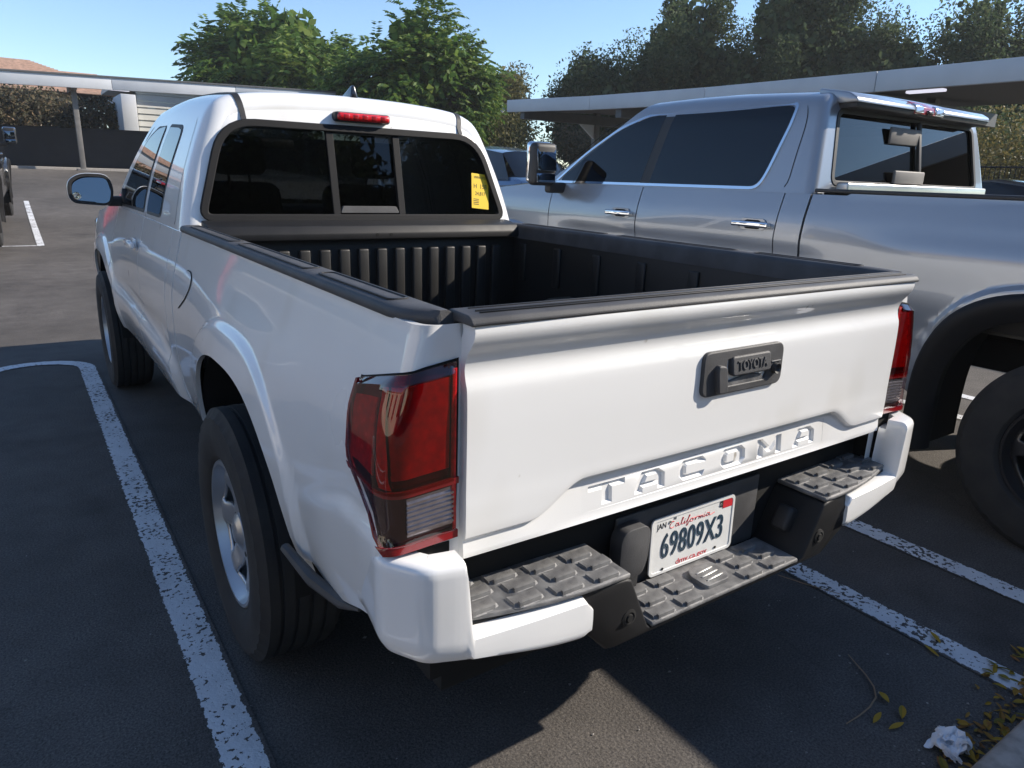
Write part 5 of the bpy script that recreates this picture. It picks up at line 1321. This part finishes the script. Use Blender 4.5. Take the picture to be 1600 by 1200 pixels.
# ------------------------------------------------------------------ litter by the kerb
def leaf_mesh(name, L, Wd, curl, m):
    V = []; n = 7
    for i in range(n):
        t = i/(n-1); w_ = Wd*math.sin(math.pi*min(1, t*.95+.03))**.8; z = curl*math.sin(math.pi*t)*.6+curl*t*t
        V += [(L*(t-.5), -w_/2, z+curl*.3), (L*(t-.5), 0, z), (L*(t-.5), w_/2, z+curl*.3)]
    F = []
    for i in range(n-1):
        for j in range(2): a = i*3+j; F.append((a, a+1, a+4, a+3))
    me = bpy.data.meshes.new(name); me.from_pydata(V, [], F); sharp(me); me.materials.append(MATS[m]); return me
LM = [leaf_mesh('fallen_leaf', L, Wd, c, 'leaf_fallen') for L, Wd, c in ((.055, .018, .008), (.045, .020, .012), (.06, .015, .004), (.035, .022, .010))]
V = []; F = []
for k in range(420):
    me = LM[k % 4]; x = .50+1.3*RNG.random()**.9; y = -.505+.135*RNG.random()**2.2*(1+.5*(x > .9)); s = .4+.6*RNG.random()
    M_ = Matrix.Translation((x, y, .004+.02*RNG.random()*(y < -.47))) @ Matrix.Rotation(RNG.random()*6.3, 4, 'Z') @ Matrix.Rotation(RNG.normal()*.35, 4, 'X') @ Matrix.Rotation(RNG.normal()*.3, 4, 'Y') @ Matrix.Scale(s, 4)
    b = len(V); V += [tuple(M_ @ v.co) for v in me.vertices]; F += [tuple(b+i for i in p.vertices) for p in me.polygons]
lv = mk('fallen_leaves', V, F, 'leaf_fallen', smooth=False); lv['kind'] = 'stuff'; lv['label'] = 'drift of yellow and brown leaves along the kerb'; lv['category'] = 'leaves'
SING = [((1.056, -.144), 60, 'single leaf lying on the worn white line', 0), ((.975, -.172), 70, 'green leaf just below the white line with a stalk', 2), ((.524, -.24), 10, 'pale leaf left of the crumpled tissue, the upper one', 2), ((.539, -.287), -10, 'pale leaf left of the crumpled tissue, the lower one', 2), ((.60, -.27), 30, 'darker leaf between the pale leaves and the drift', 1), ((.617, -.208), 80, 'small pale scrap-like leaf inside the bend of the twig', 3)]
for (x, y), a, lab, k in SING:
    o = bpy.data.objects.new('fallen_leaf', LM[k]); COL.objects.link(o); o.location = (x, y, .006); o.rotation_euler = (.05, .04, R(a)); tag(o, lab, 'leaf', 'single fallen leaves')
tw = tube('twig', [(.722, -.034, .006), (.695, -.08, .008), (.672, -.122, .009), (.640, -.165, .010), (.600, -.194, .010), (.545, -.206, .009), (.490, -.207, .007), (.430, -.204, .005)], [.0012, .0018, .002, .0024, .0026, .0026, .0024, .0016], 'twig_wood', n=6); tag(tw, 'bent dry brown twig lying free on the dark asphalt', 'twig')
tw = tube('twig', [(.943, .389, .005), (.975, .30, .006), (1.03, .18, .006)], [.0012, .0018, .001], 'twig_wood', n=5); tag(tw, 'thin straight twig beside the white line near the bumper', 'twig')
# crumpled tissue
from mathutils import noise as MN
N_ = 46; P = np.zeros((N_, N_, 3))
for i in range(N_):
    for j in range(N_):
        u, v = 2*i/(N_-1)-1, 2*j/(N_-1)-1; q = Vector((u*1.3, v*1.3, .7))
        d = MN.noise_vector(q)*.055+MN.noise_vector(q*2.6)*.026+MN.noise_vector(q*6)*.007
        P[i, j] = (u*.040+d.x, v*.034+d.y, max(.003, abs(d.z)*1.15+.022*(1-u*u)*(1-v*v)))
V_, F_ = grid(P); me = bpy.data.meshes.new('crumpled_tissue'); me.from_pydata(V_, [], F_)
ti = link('crumpled_tissue', me, 'tissue_paper', ang=28); ti.location = (.588, -.405, .004); tag(ti, 'crumpled white paper tissue by the kerb leaves', 'tissue')

# ------------------------------------------------------------------ behind the planter (seen mirrored in glass and paint)
bc = empty('carport'); tag(bc, 'dark-roofed carport mirrored in the rear window of the silver pickup', 'carport')
for a in np.arange(-22, 30, 4.0): box('fascia_panel', (a+.006, -8.08, 2.95), (a+3.994, -8.0, 3.28), 'carport_fascia', bc, bev=.01)
box('roof_deck', (-22, -13.4, 3.1), (30, -8.08, 3.2), 'carport_deck', bc, bev=0)
for x in (-19, -13, -7, -1, 5, 11, 17, 23): post(bc, x, -10.6, 0, 3.1)
for x, lab in ((-15, 'hedge bush farthest left behind the planter carport'), (-9.5, 'second hedge bush behind the planter carport'), (-4, 'third hedge bush behind the planter carport'), (1.5, 'fourth hedge bush behind the planter carport'), (7, 'fifth hedge bush behind the planter carport'), (12.5, 'sixth hedge bush behind the planter carport')):
    shrub('hedge_bush', (x, -15.2, 1.3), (3.2, 1.2, 1.5), 3500, .22, 'leaf_oak', lab)
for x, y, h_, lab in ((1.5, -19, 5.6, 'first of the oaks behind the planter carport, added to darken the cab window'), (7.5, -20, 6.2, 'middle of the oaks behind the planter carport, added to darken the cab window'), (14, -20, 5.8, 'last of the oaks behind the planter carport, added to darken the cab window')):
    tree('oak_tree', (x, y, 0), .3, (4.6, 3.4, 6.0), h_+1.4, 16000, .30, 'leaf_oak', lab, lobes=70)  # out of view; added tall and dense so the window reflection goes dark

V = []; F = []
for k in range(520):
    if k < 300: x = -.2+2.4*RNG.random(); y = -.51+.16*RNG.random()**2
    else: x = RNG.normal(-.1, .9); y = RNG.normal(.1, .9)
    r_s = .0015+.0035*RNG.random()**2; b = len(V); q = unit(6)*.3
    for d, e in zip(((1, 0, 0), (-1, 0, 0), (0, 1, 0), (0, -1, 0), (0, 0, 1), (0, 0, -1)), q): V.append((x+(d[0]+e[0])*r_s*1.3, y+(d[1]+e[1])*r_s, .001+r_s*.5+(d[2]+e[2])*r_s*.7))
    F += [(b+i, b+j, b+k_) for i, j, k_ in ((0, 2, 4), (2, 1, 4), (1, 3, 4), (3, 0, 4), (2, 0, 5), (1, 2, 5), (3, 1, 5), (0, 3, 5))]
gr_ = mk('grit', V, F, 'concrete', smooth=False); gr_['kind'] = 'stuff'; gr_['label'] = 'scattered grit and small stones on the asphalt'; gr_['category'] = 'grit'

# ------------------------------------------------------------------ house along the left side of the lot (mirrored in the side windows)
mat('cream_wall', (.74, .66, .53), .85, var=.06, bump=.2)
lh = empty('house'); tag(lh, 'cream house with orange tile roof mirrored in the side windows of the white pickup', 'house')
box('wall', (-27, -10, -.1), (-17, 17, 4.4), 'cream_wall', lh, bev=0)
for y in (-7, -2, 3, 8, 13):
    wdw = box('window', (-17.02, y, 1.2), (-16.93, y+1.7, 2.6), 'plate_white', lh, bev=0); box('pane', (-16.94, y+.1, 1.3), (-16.91, y+1.6, 2.5), 'dark_glass', wdw, bev=0)
V = [(-28, -11, 4.4), (-16.2, -11, 4.4), (-16.2, 18, 4.4), (-28, 18, 4.4), (-22, -6, 6.6), (-22, 13, 6.6)]
mk('roof', V, [(0, 1, 4), (1, 2, 5, 4), (2, 3, 5), (3, 0, 4, 5), (3, 2, 1, 0)], 'roof_tile', lh, smooth=False)

# ------------------------------------------------------------------ thin scattering volume, added to lift the dark far trees like lens glare
hz_m = bpy.data.materials.new('glare_veil_volume'); hz_m.use_nodes = True; hn = hz_m.node_tree.nodes; hn.remove(hn['Principled BSDF'])
pv = hn.new('ShaderNodeVolumePrincipled'); pv.inputs['Color'].default_value = (.95, .97, 1, 1); pv.inputs['Density'].default_value = .0008; pv.inputs['Anisotropy'].default_value = .2
hz_m.node_tree.links.new(pv.outputs[0], hn['Material Output'].inputs['Volume']); MATS['glare_veil_volume'] = hz_m
hz_ = box('glare_veil', (-60, -40, -1.0), (70, 80, 17.0), 'glare_veil_volume', bev=0); hz_['kind'] = 'stuff'
